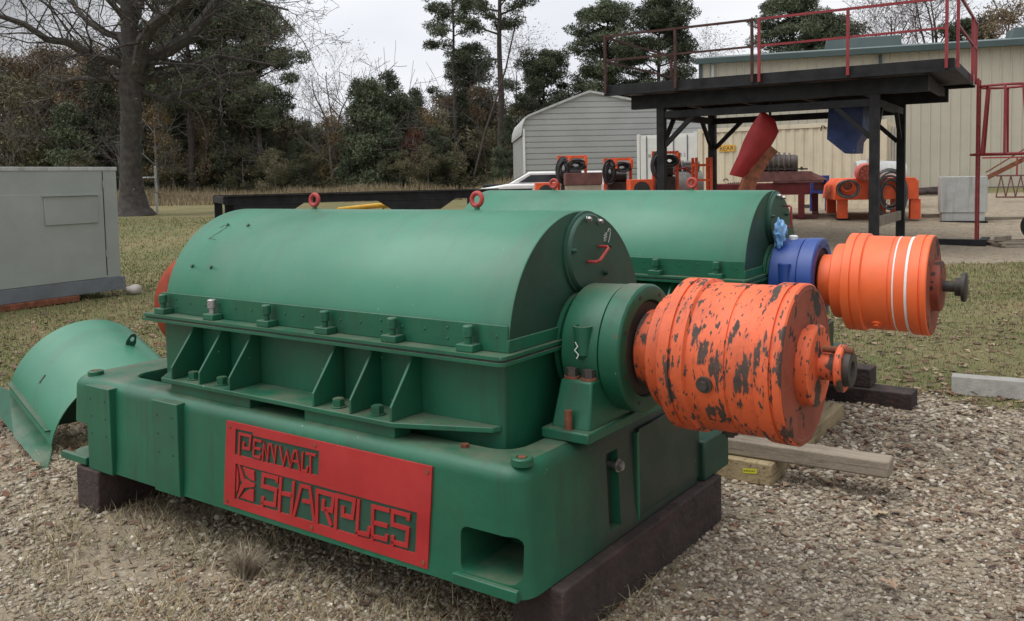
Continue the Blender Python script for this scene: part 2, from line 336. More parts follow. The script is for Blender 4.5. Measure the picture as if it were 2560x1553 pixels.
#@@GROUND
# ------------------------------------------------------------------ ground
def vnoise(x, y, s, seed=0):
    """cheap smooth value noise for masks"""
    r = np.random.default_rng(seed); T = r.random((64, 64)); x = x*s; y = y*s
    i = np.floor(x).astype(int); j = np.floor(y).astype(int); fx = x-i; fy = y-j; fx = fx*fx*(3-2*fx); fy = fy*fy*(3-2*fy)
    a = T[i % 64, j % 64]; b = T[(i+1) % 64, j % 64]; c = T[i % 64, (j+1) % 64]; d = T[(i+1) % 64, (j+1) % 64]
    return (a*(1-fx)+b*fx)*(1-fy)+(c*(1-fx)+d*fx)*fy
def gravel_w(x, y):
    d = x*FH[0]+y*FH[1]; l = x*RH[0]+y*RH[1]; n = vnoise(x, y, 1.3, 1)*.6+vnoise(x, y, 4.1, 2)*.4-.5
    near_r = 1-S(-.35, .35, (y-6.55)+n*1.2)
    near_l = 1-S(-1.0, 1.0, (d-6.0)+n*3.8)
    k = S(-1.9, -.9, l)       # left / right blend
    g = near_l*(1-k)+near_r*k
    drive = S(-.8, .8, (d-15.2)+n*2.2)*(1-S(31, 34, d))*S(-1, 1.5, l-1.5+n*2)
    return np.clip(np.maximum(g, drive), 0, 1)
def build_ground():
    ds = np.concatenate([np.arange(-6, 18, .16), np.arange(18, 45, .5), np.arange(45, 110, 3), [140, 200, 320, 600, 1200]])
    ls = np.concatenate([[-1200, -500, -220, -110], np.arange(-70, -14, 4), np.arange(-14, 14, .2), np.arange(14, 71, 4), [110, 220, 500, 1200]])
    D, Lx = np.meshgrid(ds, ls, indexing='ij'); X = RH[0]*Lx+FH[0]*D; Y = RH[1]*Lx+FH[1]*D
    Z = gz(X, Y)+(vnoise(X, Y, .8, 5)-.5)*.03*np.where(D < 18, 1, 0)
    n, m = D.shape; V = np.stack([X, Y, Z], -1).reshape(-1, 3); I = np.arange(n*m).reshape(n, m)
    F = np.stack([I[:-1, :-1], I[:-1, 1:], I[1:, 1:], I[1:, :-1]], -1).reshape(-1, 4)
    me_o = npmesh('ground', V, F, None, smooth=True); me = me_o.data
    a = me.attributes.new('grav', 'FLOAT', 'POINT'); a.data.foreach_set('value', gravel_w(X, Y).ravel().astype(np.float32))
    n_ = me.polygons[0].normal.z
    if n_ < 0: me.flip_normals()
    m = bpy.data.materials.new('ground_soil_gravel_grass'); m.use_nodes = True; t = m.node_tree; N = t.nodes; L = t.links; b = N['Principled BSDF']
    b.inputs['Roughness'].default_value = .95; b.inputs['Specular IOR Level'].default_value = .15
    co = N.new('ShaderNodeTexCoord'); at = N.new('ShaderNodeAttribute'); at.attribute_name = 'grav'
    def noise(s, det=6, r=.6):
        q = N.new('ShaderNodeTexNoise'); q.inputs['Scale'].default_value = s; q.inputs['Detail'].default_value = det; q.inputs['Roughness'].default_value = r; L.new(co.outputs['Object'], q.inputs['Vector']); return q.outputs['Fac']
    def rng(f, a_, b_):
        q = N.new('ShaderNodeMapRange'); q.inputs[1].default_value = a_; q.inputs[2].default_value = b_; L.new(f, q.inputs[0]); return q.outputs[0]
    def mix(f, A, B):
        x = N.new('ShaderNodeMix'); x.data_type = 'RGBA'
        if isinstance(f, float): x.inputs[0].default_value = f
        else: L.new(f, x.inputs[0])
        for s_, v in (('A', A), ('B', B)):
            if isinstance(v, tuple): x.inputs[s_].default_value = (*v, 1)
            else: L.new(v, x.inputs[s_])
        return x.outputs['Result']
    vo = N.new('ShaderNodeTexVoronoi'); vo.inputs['Scale'].default_value = 34; L.new(co.outputs['Object'], vo.inputs['Vector'])
    vs = N.new('ShaderNodeSeparateColor'); L.new(vo.outputs['Color'], vs.inputs[0])
    stones = mix(vs.outputs[0], (.17, .14, .11), (.48, .42, .33)); edge = rng(vo.outputs['Distance'], .35, .75)
    stones = mix(edge, stones, (.07, .058, .045))
    soil = mix(rng(noise(3.0), .35, .65), (.14, .105, .068), (.27, .215, .145))
    soil = mix(rng(noise(55, 8, .8), .3, .7), soil, (.40, .34, .25))
    gr = mix(rng(noise(7, 5), .45, .68), soil, stones)
    grass = mix(rng(noise(.6, 5), .4, .6), (.095, .12, .042), (.22, .18, .095))
    grass = mix(rng(noise(9, 8, .75), .38, .68), grass, (.22, .185, .10))
    grass = mix(rng(noise(38, 6, .8), .45, .75), grass, (.075, .08, .030))
    grass = mix(rng(noise(2.1, 5), .60, .72), grass, (.19, .12, .07))
    f = N.new('ShaderNodeMath'); f.operation = 'ADD'; L.new(at.outputs['Fac'], f.inputs[0])
    g2 = N.new('ShaderNodeMapRange'); g2.inputs[3].default_value = -.35; g2.inputs[4].default_value = .35; L.new(noise(14, 6, .7), g2.inputs[0]); L.new(g2.outputs[0], f.inputs[1])
    L.new(mix(rng(f.outputs[0], .38, .62), grass, gr), b.inputs['Base Color'])
    bp = N.new('ShaderNodeBump'); bp.inputs['Strength'].default_value = .7; bp.inputs['Distance'].default_value = .02; L.new(noise(60, 6, .7), bp.inputs['Height']); L.new(bp.outputs[0], b.inputs['Normal'])
    me.materials.append(m); tag(me_o, kind='structure')
build_ground()
def gzn(x, y):
    d = x*FH[0]+y*FH[1]; return gz(x, y)+(vnoise(x, y, .8, 5)-.5)*.03*np.where(d < 18, 1, 0)
def scatter_region(n, dmin, dmax, power=1.0, seed=0, lr=.62):
    """points inside the camera wedge, denser near"""
    r = np.random.default_rng(seed); u = r.random(n); d = dmin*(dmax/dmin)**u if power else dmin+(dmax-dmin)*np.sqrt(u)
    l = (r.random(n)*2-1)*(d*lr+.4); return RH[0]*l+FH[0]*d, RH[1]*l+FH[1]*d, d, r
def pebbles(name, n, dmin, dmax, smin, smax, seed, label, wmin=.5):
    x, y, d, r = scatter_region(n, dmin, dmax, 1, seed); k = gravel_w(x, y) > r.random(n)*.9+.08
    k &= ~((x > -4.2) & (x < -1.8) & (y > 2.75) & (y < 3.6)); patch = vnoise(x, y, 2.3, 9)*.6+vnoise(x, y, 7, 11)*.4
    left = S(-2.2, -3.6, x)   # sparser towards the left (dirt and dead grass)
    k &= r.random(n) < np.clip(1.1-.50*left-(patch < .42)*.5, .05, 1)
    x, y, d = x[k], y[k], d[k]; n = len(x)
    t = (1+5**.5)/2; iv = np.array([(-1,t,0),(1,t,0),(-1,-t,0),(1,-t,0),(0,-1,t),(0,1,t),(0,-1,-t),(0,1,-t),(t,0,-1),(t,0,1),(-t,0,-1),(-t,0,1)], float); iv /= np.linalg.norm(iv[0])
    fi = np.array([(0,11,5),(0,5,1),(0,1,7),(0,7,10),(0,10,11),(1,5,9),(5,11,4),(11,10,2),(10,7,6),(7,1,8),(3,9,4),(3,4,2),(3,2,6),(3,6,8),(3,8,9),(4,9,5),(2,4,11),(6,2,10),(8,6,7),(9,8,1)])
    s = smin+(smax-smin)*r.random(n)**2.9; s *= np.clip(d/3.2, .85, 1.6)
    V = np.repeat(iv[None], n, 0)*(1+(r.random((n, 12, 1))-.5)*.5)
    V *= np.stack([s*(.7+.7*r.random(n)), s*(.6+.5*r.random(n)), s*(.35+.35*r.random(n))], -1)[:, None, :]*.5
    a = r.random(n)*6.28; c_, s_ = np.cos(a), np.sin(a); tl = (r.random(n)-.5)*.7
    X = V[..., 0]*c_[:, None]-V[..., 1]*s_[:, None]; Y = V[..., 0]*s_[:, None]+V[..., 1]*c_[:, None]; Z = V[..., 2]+X*tl[:, None]
    V = np.stack([X+x[:, None], Y+y[:, None], Z+(gzn(x, y)+s*.12)[:, None]], -1).reshape(-1, 3)
    F = (fi[None]+(np.arange(n)*12)[:, None, None]).reshape(-1, 3)
    pal = np.array([(.39,.34,.26),(.33,.275,.20),(.44,.39,.31),(.26,.21,.155),(.29,.25,.20),(.21,.16,.12),(.56,.51,.42),(.15,.12,.095)])
    p = pal[r.choice(8, n, p=[.2,.2,.12,.14,.12,.09,.05,.08])]*(.75+.5*r.random((n, 1)))
    o = npmesh(name, V, F, STONE, np.repeat(p, 20, 0), smooth=True); tag(o, label, 'gravel', kind='stuff')
pebbles('gravel', 165000, 1.7, 9.5, .008, .030, 3, 'pale loose gravel stones strewn over the foreground ground')
def leaves(name, n, dmin, dmax, seed, label, size, cat='leaves', cond=None):
    x, y, d, r = scatter_region(n, dmin, dmax, 1, seed); k = r.random(n) < .25+1.1*np.clip(vnoise(x, y, 1.1, 21)-.25, 0, 1)
    if cond is not None: k &= cond(x, y, d, r)
    x, y, d = x[k], y[k], d[k]; n = len(x); s = size*(.5+r.random(n))*np.clip(d/4, .8, 1.6)
    q = np.array([(-1,0,0),(-.4,-.45,.12),(.35,-.38,.1),(1,0,.02),(.35,.4,.16),(-.4,.42,.1)]); V = np.repeat(q[None], n, 0)*s[:, None, None]
    V[..., 2] *= (r.random(n)*5-1.2)[:, None]; V[:, :, 1] *= (.5+.8*r.random(n))[:, None]
    a = r.random(n)*6.28; c_, s_ = np.cos(a)[:, None], np.sin(a)[:, None]; X = V[..., 0]*c_-V[..., 1]*s_; Y = V[..., 0]*s_+V[..., 1]*c_
    Z = V[..., 2]+X*((r.random(n)-.5)*.9)[:, None]; Z -= Z.min(1, keepdims=True)
    V = np.stack([X+x[:, None], Y+y[:, None], Z+(gzn(x, y)+.006)[:, None]], -1).reshape(-1, 3)
    b = (np.arange(n)*6)[:, None]; F = np.concatenate([b+np.array([[0,1,4,5]]), b+np.array([[1,2,3,4]])], 1).reshape(-1, 4)
    pal = np.array([(.14,.088,.06),(.20,.138,.09),(.11,.072,.055),(.27,.20,.13),(.16,.085,.055)]); p = pal[r.choice(5, n)]*(.7+.6*r.random((n, 1)))
    tag(npmesh(name, V, F, LEAFM, np.repeat(p, 2, 0)), label, cat, kind='stuff')
leaves('fallen_leaves', 22000, 1.8, 14, 5, 'brown fallen leaves scattered over gravel and lawn', .02)
leaves('lawn_leaves', 9000, 5.0, 17, 56, 'small dry leaves lying on the lawn', .02, cond=lambda x, y, d, r: gravel_w(x, y) < .5)
leaves('leaf_litter', 1500, 6.0, 7.6, 55, 'drift of brown leaves along the front of the concrete wheel stop', .028, cond=lambda x, y, d, r: (x > -1.4) & (y > 6.0) & (y < 6.85))
def blades(name, x, y, h, wd, cols, lean, label, cat, r, mt=BLADE, kind='stuff', z0=None):
    n = len(x); a = r.random(n)*6.28; b = r.random(n)*6.28; zz = gzn(x, y) if z0 is None else z0
    dx, dy = np.cos(a)*wd/2, np.sin(a)*wd/2; lx, ly = np.cos(b)*h*lean, np.sin(b)*h*lean
    P0 = np.stack([x-dx, y-dy, zz-.005], -1); P1 = np.stack([x+dx, y+dy, zz-.005], -1)
    P2 = np.stack([x+dx*.7+lx*.35, y+dy*.7+ly*.35, zz+h*.6], -1); P3 = np.stack([x-dx*.7+lx*.35, y-dy*.7+ly*.35, zz+h*.6], -1); P4 = np.stack([x+lx, y+ly, zz+h], -1)
    V = np.stack([P0, P1, P2, P3, P4], 1).reshape(-1, 3); k = (np.arange(n)*5)[:, None]
    F = np.concatenate([k+np.array([[0,1,2]]), k+np.array([[0,2,3]]), k+np.array([[3,2,4]])], 1).reshape(-1, 3)
    o = npmesh(name, V, F, mt, np.repeat(cols, 3, 0)); return tag(o, label, cat, kind=kind) if label else o
def lawn():
    x, y, d, r = scatter_region(260000, 4.8, 30, 1, 31); k = gravel_w(x, y) < .15+.5*r.random(len(x)); k &= r.random(len(x)) < .15+.9*(.5*vnoise(x, y, .9, 33)+.5*vnoise(x, y, 3.7, 34))
    x, y, d = x[k], y[k], d[k]; n = len(x); h = (.014+.024*r.random(n))*np.clip(d/9, .8, 1.5); wd = .004*np.clip(d/5, 1, 4)
    pal = np.array([(.11,.145,.045),(.155,.17,.06),(.22,.19,.09),(.29,.235,.13),(.09,.105,.035)])
    t = vnoise(x, y, .5, 35); p = np.where((r.random(n) < t*.8)[:, None], pal[r.choice(3, n)+2*0], pal[r.choice(5, n)])*(.7+.6*r.random((n, 1)))
    blades('lawn_grass', x, y, h, wd, p, .9*r.random(n), 'short patchy green and brown lawn grass around the machines', 'grass', r)
lawn()
def weeds():
    """dead grass in clumps among the left gravel"""
    r = np.random.default_rng(77); X = []; Y = []; Hh = []
    for i in range(1100):
        d = 2.2+5.5*r.random(); l = -d*.58+(d*.75)*r.random(); cx, cy = RH[0]*l+FH[0]*d, RH[1]*l+FH[1]*d
        m = int(14+30*r.random()); X.append(cx+r.normal(0, .09, m)); Y.append(cy+r.normal(0, .09, m)); Hh.append((.02+.035*r.random(m))*(.6+r.random()))
    x = np.concatenate(X); y = np.concatenate(Y); h = np.concatenate(Hh); n = len(x)
    pal = np.array([(.32,.26,.15),(.40,.33,.20),(.20,.18,.09),(.26,.21,.12)]); p = pal[r.choice(4, n)]*(.7+.6*r.random((n, 1)))
    blades('dead_grass', x, y, h, .004*np.ones(n), p, .5+1.8*r.random(n), 'dead straw-coloured grass growing through the gravel', 'grass', r)
weeds()
def tuft(px, py, n, h, label, seed):
    r = np.random.default_rng(seed); c = G(px, py, 1.5); x = c[0]+r.normal(0, .018, n); y = c[1]+r.normal(0, .018, n)
    pal = np.array([(.30,.25,.18),(.24,.19,.13),(.36,.31,.23)]); p = pal[r.choice(3, n)]
    o = blades('grass_tuft', x-c[0], y-c[1], h*(.5+.6*r.random(n)), .003*np.ones(n), p, .3+1.0*r.random(n), None, None, r, kind=None, z0=np.zeros(n))
    o.location = (c[0], c[1], float(gzn(c[0], c[1]))); tag(o, label, 'grass tuft')
tuft(615, 1440, 420, .13, 'spiky dry grass tuft in the gravel below the red name plate', 1)
def oak_leaf(px, py, L_, rz, label, col):
    c = G(px, py, 1.5); o2 = [(0, 0), (.12, .05), (.2, .2), (.32, .08), (.42, .30), (.55, .10), (.66, .28), (.74, .09), (.9, .12), (1.05, 0)]
    up_ = [(x, y) for x, y in o2]; lo_ = [(x, -y*.9) for x, y in o2[1:-1]][::-1]; q = MB(); n = len(up_)
    z_ = lambda x, y: .10+.22*abs(y)+.10*math.sin(x*5)
    for i in range(n-1):
        a, b = up_[i], up_[i+1]
        for sg in (1, -1):
            v = [(a[0], 0), (b[0], 0), (b[0], b[1]*sg), (a[0], a[1]*sg)]; q.add([(x*L_, y*L_, z_(x, y)*L_) for x, y in v], [(0, 1, 2, 3)])
    m_ = mat('oak_leaf_'+label.split()[0], col, .8, var=.25, vscale=20); o = obj('oak_leaf', q, m_); o.location = (c[0], c[1], float(gzn(c[0], c[1]))+.012); o.rotation_euler = (.1, -.15, rz); tag(o, label, 'leaf')
oak_leaf(2240, 1490, .10, 2.4, 'tan curled oak leaf on the gravel near the bottom right', (.30, .19, .12))
oak_leaf(2180, 1300, .085, .9, 'pale folded oak leaf on the gravel below the long grey timber', (.34, .26, .16))
oak_leaf(1470, 1500, .10, 1.2, 'brown oak leaf on the gravel beside the dark stained timber', (.20, .12, .08))
#@@MACHINE
# ------------------------------------------------------------------ decanter centrifuge
O = np.array([-3.0, 2.98, 0.0])
YC, ZA = 2.98, .95
def rrect(x0, y0, x1, y1, r, k=6, m=8):
    """rounded rectangle, ccw, with m points along each side"""
    pts = []
    cs = [(x1-r, y0+r, -90), (x1-r, y1-r, 0), (x0+r, y1-r, 90), (x0+r, y0+r, 180)]
    for ci, (cx_, cy_, a) in enumerate(cs):
        arc = [(cx_+r*math.cos(math.radians(a+90*i/k)), cy_+r*math.sin(math.radians(a+90*i/k))) for i in range(k+1)]
        pts += arc; nx, ny, na = cs[(ci+1) % 4]; e_ = arc[-1]; s_ = (nx+r*math.cos(math.radians(na)), ny+r*math.sin(math.radians(na)))
        pts += [(e_[0]+(s_[0]-e_[0])*t/m, e_[1]+(s_[1]-e_[1])*t/m) for t in range(1, m)]
    return pts
def loops(mb, rings, cap0=True, cap1=True):
    n = len(rings[0]); b = len(mb.v)
    for r in rings: mb.v += [tuple(map(float, p)) for p in r]
    for i in range(len(rings)-1):
        for j in range(n): mb.f.append((b+i*n+j, b+i*n+(j+1) % n, b+(i+1)*n+(j+1) % n, b+(i+1)*n+j))
    if cap0: mb.f.append(tuple(b+j for j in range(n))[::-1])
    if cap1: mb.f.append(tuple(b+(len(rings)-1)*n+j for j in range(n)))
    return mb
def hexbolt(mb, c, r=.02, h=.02, axis=2, washer=True):
    c = np.array(c, float); a = np.zeros(3); a[axis] = 1
    if washer: mb.cyl(c, c+a*.005, r*1.25, 16)
    mb.cyl(c+a*(.005 if washer else 0), c+a*(.005+h), r, 6); mb.cyl(c+a*(.005+h), c+a*(.008+h), r*.8, 6)
def build_machine(second=False):
    root = empty('decanter_centrifuge', O)
    P = dict(org=O)
    # base
    lx = [( -4.43, 2.262, -1.592, 3.70, .085, .22), (-4.42, 2.27, -1.60, 3.69, .085, .30), (-4.40, 2.28, -1.612, 3.68, .085, .60)]
    rings = [[(x, y, a[5]) for x, y in rrect(*a[:5])] for a in lx]
    for i in range(1, 7):
        t = math.radians(90*i/6); s_ = .055*(1-math.cos(t)); z = .60+.055*math.sin(t)
        rings.append([(x, y, z) for x, y in rrect(-4.40+s_, 2.28+s_, -1.612-s_, 3.68-s_, .085-s_*.4)])
    rings.append([(x, y, .655) for x, y in rrect(-4.10, 2.425, -1.745, 3.56, .10)])
    rings.append([(x, y, .645) for x, y in rrect(-4.095, 2.43, -1.75, 3.555, .10)])
    rings.append([(x, y, .45) for x, y in rrect(-4.095, 2.43, -1.75, 3.555, .10)])
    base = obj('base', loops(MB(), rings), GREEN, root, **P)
    cut = []
    def rb(x0, x1, z0, z1, r, y0, y1):
        return MB().prism([(x, z) for x, z in rrect(x0, z0, x1, z1, r, 4, 2)], y0, y1, axis=1)
    pk = rb(-1.862, -1.622, .268, .425, .03, 2.1, 2.56)
    pl = rb(-4.6, -4.222, .262, .425, .012, 2.1, 2.50)
    sl = MB().box((-1.64, 2.835, .262), (-1.5, 2.925, .56))
    boolean(base, [pk, pl, sl])
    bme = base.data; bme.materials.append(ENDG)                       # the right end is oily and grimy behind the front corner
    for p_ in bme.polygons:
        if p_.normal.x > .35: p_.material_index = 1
    q = MB().box((-1.885, 2.248, .222), (-1.615, 2.27, .262)); obj('pocket_sill', q, GREEN, base, bevel=.004, **P)
    q = MB().box((-4.46, 2.245, .225), (-4.222, 2.27, .262)); obj('pocket_sill', q, GREEN, base, bevel=.004, **P)
    for x0, x1 in ((-4.195, -3.985), (-3.635, -3.44)):
        q = MB().box((x0, 2.246, .215), (x1, 2.30, .635)); pad = obj('mounting_pad', q, GREEN, base, bevel=.004, **P)
        # drilled holes, shown as shallow dark plugs
        q = MB()
        for i in range(3):
            for xx in (x0+.045, x1-.04): q.cyl((xx, 2.2465, .57-.085*i), (xx, 2.2445, .57-.085*i), .0055, 8)
        obj('pad_bolt_hole', q, INK, pad and base, **P)
    # lifting bosses
    for x, y in ((-1.655, 2.352), (-4.28, 2.352), (-1.655, 3.60), (-4.28, 3.60)):
        q = MB().lathe([(.650, .038), (.672, .038), (.676, .034), (.676, .020), (.665, .016)], (x, y), axis='z', n=28); obj('lifting_boss', q, GREEN, base, **P)
        q = MB().cyl((x, y, .664), (x, y, .677), .015, 14); obj('boss_plug', q, RUST, base, **P)
    q = MB(); q.cyl((-1.925, 2.385, .654), (-1.925, 2.385, .668), .016, 6); obj('rusty_bolt', q, RUST, base, **P)
    # right end face ribs and bolt
    q = MB().box((-1.625, 3.055, .235), (-1.592, 3.075, .59)); obj('end_rib', q, GREEN, base, bevel=.003, **P)
    q = MB(); q.cyl((-1.64, 2.905, .50), (-1.575, 2.905, .50), .014, 12); hexbolt(q, (-1.60, 2.905, .50), .02, .015, 0); obj('jack_bolt', q, STEEL, base, **P)
    q = MB(); q.box((-1.95, 3.66, .215), (-1.57, 3.95, .40)); obj('motor_bracket', q, DGREEN, base, bevel=.01, **P)
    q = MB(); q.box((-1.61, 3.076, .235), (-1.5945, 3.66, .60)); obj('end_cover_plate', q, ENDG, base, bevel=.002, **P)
    # casing
    q = loops(MB(), [[(x, y, z) for x, y in rrect(-3.87, 2.48, -1.82, 3.48, .018, 3, 4)] for z in (.455, .957)])
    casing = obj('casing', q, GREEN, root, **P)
    q = MB().prism([(-3.80, 2.4795), (-3.64, 2.306), (-2.20, 2.306), (-1.845, 2.445), (-1.83, 2.4795)], .702, .722, axis=2); obj('foot_plate', q, GREEN, casing, bevel=.003, **P)
    q = MB().prism([(-3.83, 3.4805), (-1.83, 3.4805), (-2.20, 3.654), (-3.83, 3.654)], .702, .722, axis=2); obj('foot_plate', q, GREEN, casing, bevel=.003, **P)
    for x0, x1 in ((-3.60, -3.04), (-2.70, -2.21)):
        for y0, y1 in ((2.33, 2.42), (3.55, 3.63)): obj('foot_pad', MB().box((x0, y0, .652), (x1, y1, .701)), GREEN, base, bevel=.004, **P)
    for x in (-3.565, -3.36, -3.15, -2.625, -2.42, -2.21):
        q = MB().prism([(2.479, .956), (2.448, .956), (2.312, .775), (2.312, .7225), (2.479, .7225)], x-.006, x+.006, axis=0); obj('gusset', q, GREEN, casing, bevel=.0015, seg=1, **P)
    for x in (-3.472, -3.266, -2.535, -2.325):
        q = MB(); hexbolt(q, (x, 2.362, .7225), .025, .028); obj('foot_bolt', q, GREEN, casing, **P)
    # flanges
    q = loops(MB(), [[(x, y, z) for x, y in rrect(-3.925, 2.39, -1.755, 3.57, .03, 4, 4)] for z in (.957, .969)]); obj('lower_flange', q, GREEN, casing, **P)
    q = loops(MB(), [[(x, y, z) for x, y in rrect(-3.915, 2.40, -1.765, 3.56, .03, 4, 4)] for z in (.970, .976)]); obj('gasket', q, INK, casing, **P)
    # hood
    q = MB(); n = 56; R0 = .5; rings = []
    for x in (-3.85, -3.846, -1.798, -1.794):
        rr = R0-.004 if x in (-3.85, -1.794) else R0
        rings.append([(x, YC-rr, .989)]+[(x, YC-rr*math.cos(PI*i/n), .985+(rr-.015)*math.sin(PI*i/n)) for i in range(n+1)]+[(x, YC+rr, .989)])
    k = len(rings[0]); b0 = len(q.v)
    for r_ in rings: q.v += r_
    for i in range(3):
        for j in range(k-1): q.f.append((b0+i*k+j, b0+i*k+j+1, b0+(i+1)*k+j+1, b0+(i+1)*k+j))
    q.f.append(tuple(b0+j for j in range(k))); 
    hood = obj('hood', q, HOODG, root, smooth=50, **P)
    q = MB(); q.v = [(x+.0, y, z) for x, y, z in rings[-1]]; q.v += [(x-.01, y, z) for x, y, z in rings[-1]]; q.f = [tuple(range(k)), tuple(range(k, 2*k))[::-1]]
    obj('end_plate', q, DGREEN, hood, smooth=0, **P)
    q = loops(MB(), [[(x, y, z) for x, y in rrect(-3.92, 2.395, -1.76, 3.565, .03, 4, 4)] for z in (.977, .989)]); obj('hood_flange', q, GREEN, hood, **P)
    q = MB().box((-3.86, 2.468, .9895), (-1.79, 2.4795, 1.085)); 
    for i in range(18):
        for zz in ((1.045,) if i % 3 else (1.02, 1.06)): q.lathe([(2.468, .006), (2.4655, .005), (2.464, .002)], (0, 0), n=8) if 0 else q.cyl((-3.74+.112*i, 2.469, zz), (-3.74+.112*i, 2.4645, zz), .0055, 8)
    obj('side_band', q, GREEN, hood, bevel=.002, seg=1, **P)
    q = MB().box((-1.7935, 2.468, .9895), (-1.783, 3.49, 1.035)); obj('end_band', q, GREEN, hood, bevel=.002, seg=1, **P)
    q = MB().box((-3.835, 3.4805, .9895), (-1.79, 3.492, 1.085)); obj('side_band', q, GREEN, hood, bevel=.002, seg=1, **P)
    for i, x in enumerate((-3.80, -3.42, -3.042, -2.68, -2.308, -1.94)):
        for y in (2.437,) if not second else (2.437, 3.52):
            q = MB().box((x-.038, y-.026, .9895), (x+.038, y+.028, 1.016)); cl = obj('clamp_block', q, GREEN, root, bevel=.003, **P)
            q = MB().cyl((x, y, 1.0165), (x, y, 1.045), .013, 12); q.lathe([(1.040, .017), (1.043, .020), (1.078, .020), (1.082, .016)], (x, y), axis='z', n=16)
            q.cyl((x, y-.021, 1.06), (x, y+.021, 1.06), .006, 8)
            obj('clamp_screw', q, STEEL if (i == 1 and not second) else GREEN, cl, **P)
    # lifting eyes: torus standing on a small base, hole facing the front
    for x in (-3.32, -2.306):
        z0 = 1.463; q = MB()
        q.tube([(x+.027*math.cos(a), YC+.003*math.sin(a), z0+.052+.027*math.sin(a)) for a in np.linspace(0, 2*PI, 28, endpoint=False)], .0105, 10, closed=True)
        obj('lifting_eye', q, EYER, hood, **P)
        q = MB().lathe([(z0-.004, .022), (z0+.006, .022), (z0+.009, .012), (z0+.020, .011)], (x, YC), axis='z', n=20); obj('eye_collar', q, GREEN, hood, **P)
    if not second:
        for x, z, in ((-3.662, 1.40), (-3.505, 1.40), (-3.70, 1.212), (-3.555, 1.212)):
            y = YC-math.sqrt(max(.0, .5**2-((z-.985)*.5/.485)**2)); q = MB().cyl((x, y+.004, z-.003), (x, y-.006, z+.005), .0085, 10); obj('hood_bolt', q, DGREEN, hood, **P)
    # access cover on the end plate
    cy, cz, cr = 3.012, 1.30, .163
    q = MB().lathe([(-1.7935, cr+.004), (-1.783, cr+.004), (-1.781, cr-.006), (-1.772, cr-.008), (-1.766, cr-.014)], (cy, cz), n=64); cover = obj('access_cover', q, DGREEN, root, **P)
    for a in (100, 62, 172, 262, 8, 320):
        a = math.radians(a); p = (-1.766, cy+math.cos(a+PI/2-PI/2)*.0+.138*math.cos(a), cz+.138*math.sin(a)); q = MB(); hexbolt(q, p, .010, .012, 0); obj('cover_bolt', q, STEEL if a < 2.2 and a > .9 else DGREEN, cover, **P)
    if not second: A = (3.075, 1.322); B = (2.985, 1.268)
    else: A = (3.10, 1.372); B = (3.09, 1.245)
    q = MB().tube([(-1.765, A[0], A[1]), (-1.728, A[0]-.0, A[1]), (-1.716, A[0]-.01, A[1]-.005), (-1.716, B[0]+.01, B[1]+.005), (-1.728, B[0], B[1]), (-1.765, B[0], B[1])], .0062, 10); obj('cover_handle', q, EYER, cover, **P)
    if not second:
        q = MB(); fx = lambda u, v, t: (-1.7655+t, u, v); w_ = .0035; u0, v0 = 3.118, 1.352
        stroke(q, [(u0, v0-.012), (u0+.010, v0+.022)], w_, .001, fx); stroke(q, [(u0+.012, v0-.012), (u0+.020, v0+.022)], w_, .001, fx); stroke(q, [(u0-.004, v0+.001), (u0+.022, v0+.004)], w_, .001, fx); stroke(q, [(u0-.002, v0+.011), (u0+.024, v0+.014)], w_, .001, fx)
        u0 += .034
        stroke(q, [(u0-.004, v0+.022), (u0+.004, v0+.036), (u0+.016, v0+.034), (u0+.018, v0+.016), (u0+.008, v0-.008), (u0-.006, v0-.032), (u0+.006, v0-.030), (u0+.022, v0-.034)], w_, .001, fx)
        obj('chalk_writing', q, CHALK, cover, smooth=0, **P)
        # faded crayon 2 on the hood
        q = MB()
        def fh(u, v, t):
            an = v; rr = .5011+t; return (u, YC-rr*math.cos(an), .985+(rr-.015)*math.sin(an))
        u0, a0 = -3.70, .90
        stroke(q, [(u0, a0+.085), (u0+.012, a0+.12), (u0+.036, a0+.12), (u0+.046, a0+.08), (u0+.03, a0+.01), (u0-.004, a0-.085), (u0+.02, a0-.082), (u0+.05, a0-.09)], .006, .0008, fh)
        obj('crayon_writing', q, REDC, hood, smooth=0, **P)
    # bearing housing
    hm = BLUE if second else GREEN
    q = MB().lathe([(-1.7935, .205), (-1.775, .205), (-1.773, .19), (-1.752, .19)], (YC, ZA), n=64); obj('seal_collar', q, GREEN, casing, **P)
    q = MB().lathe([(-1.757, .15), (-1.75, .222), (-1.742, .234), (-1.60, .237), (-1.592, .235), (-1.590, .228), (-1.584, .228), (-1.582, .241), (-1.507, .243), (-1.500, .238), (-1.497, .232), (-1.497, .185), (-1.515, .178), (-1.515, .12)], (YC, ZA), n=80)
    brg = obj('bearing_housing', q, hm, root, **P)
    q = MB().lathe([(-1.5145, .177), (-1.508, .177), (-1.508, .10)], (YC, ZA), n=64); obj('bearing_seal', q, DSTEEL, brg, **P)
    q = MB()
    for i in range(8):
        a = math.radians(20+45*i); q.cyl((-1.497, YC+.212*math.cos(a), ZA+.212*math.sin(a)), (-1.4955, YC+.212*math.cos(a), ZA+.212*math.sin(a)), .008, 10)
    obj('face_bolt_hole', q, INK, brg, **P)
    q = MB().hexa([(-1.74, 2.66, .69), (-1.575, 2.66, .69), (-1.575, 3.30, .69), (-1.74, 3.30, .69)], [(-1.722, 2.705, .862), (-1.590, 2.705, .862), (-1.590, 3.255, .862), (-1.722, 3.255, .862)])
    obj('pedestal', q, hm, brg, bevel=.008, **P)
    q = MB().box((-1.76, 2.625, .6555), (-1.56, 3.33, .695)); obj('pedestal_foot', q, hm, brg, bevel=.006, **P)
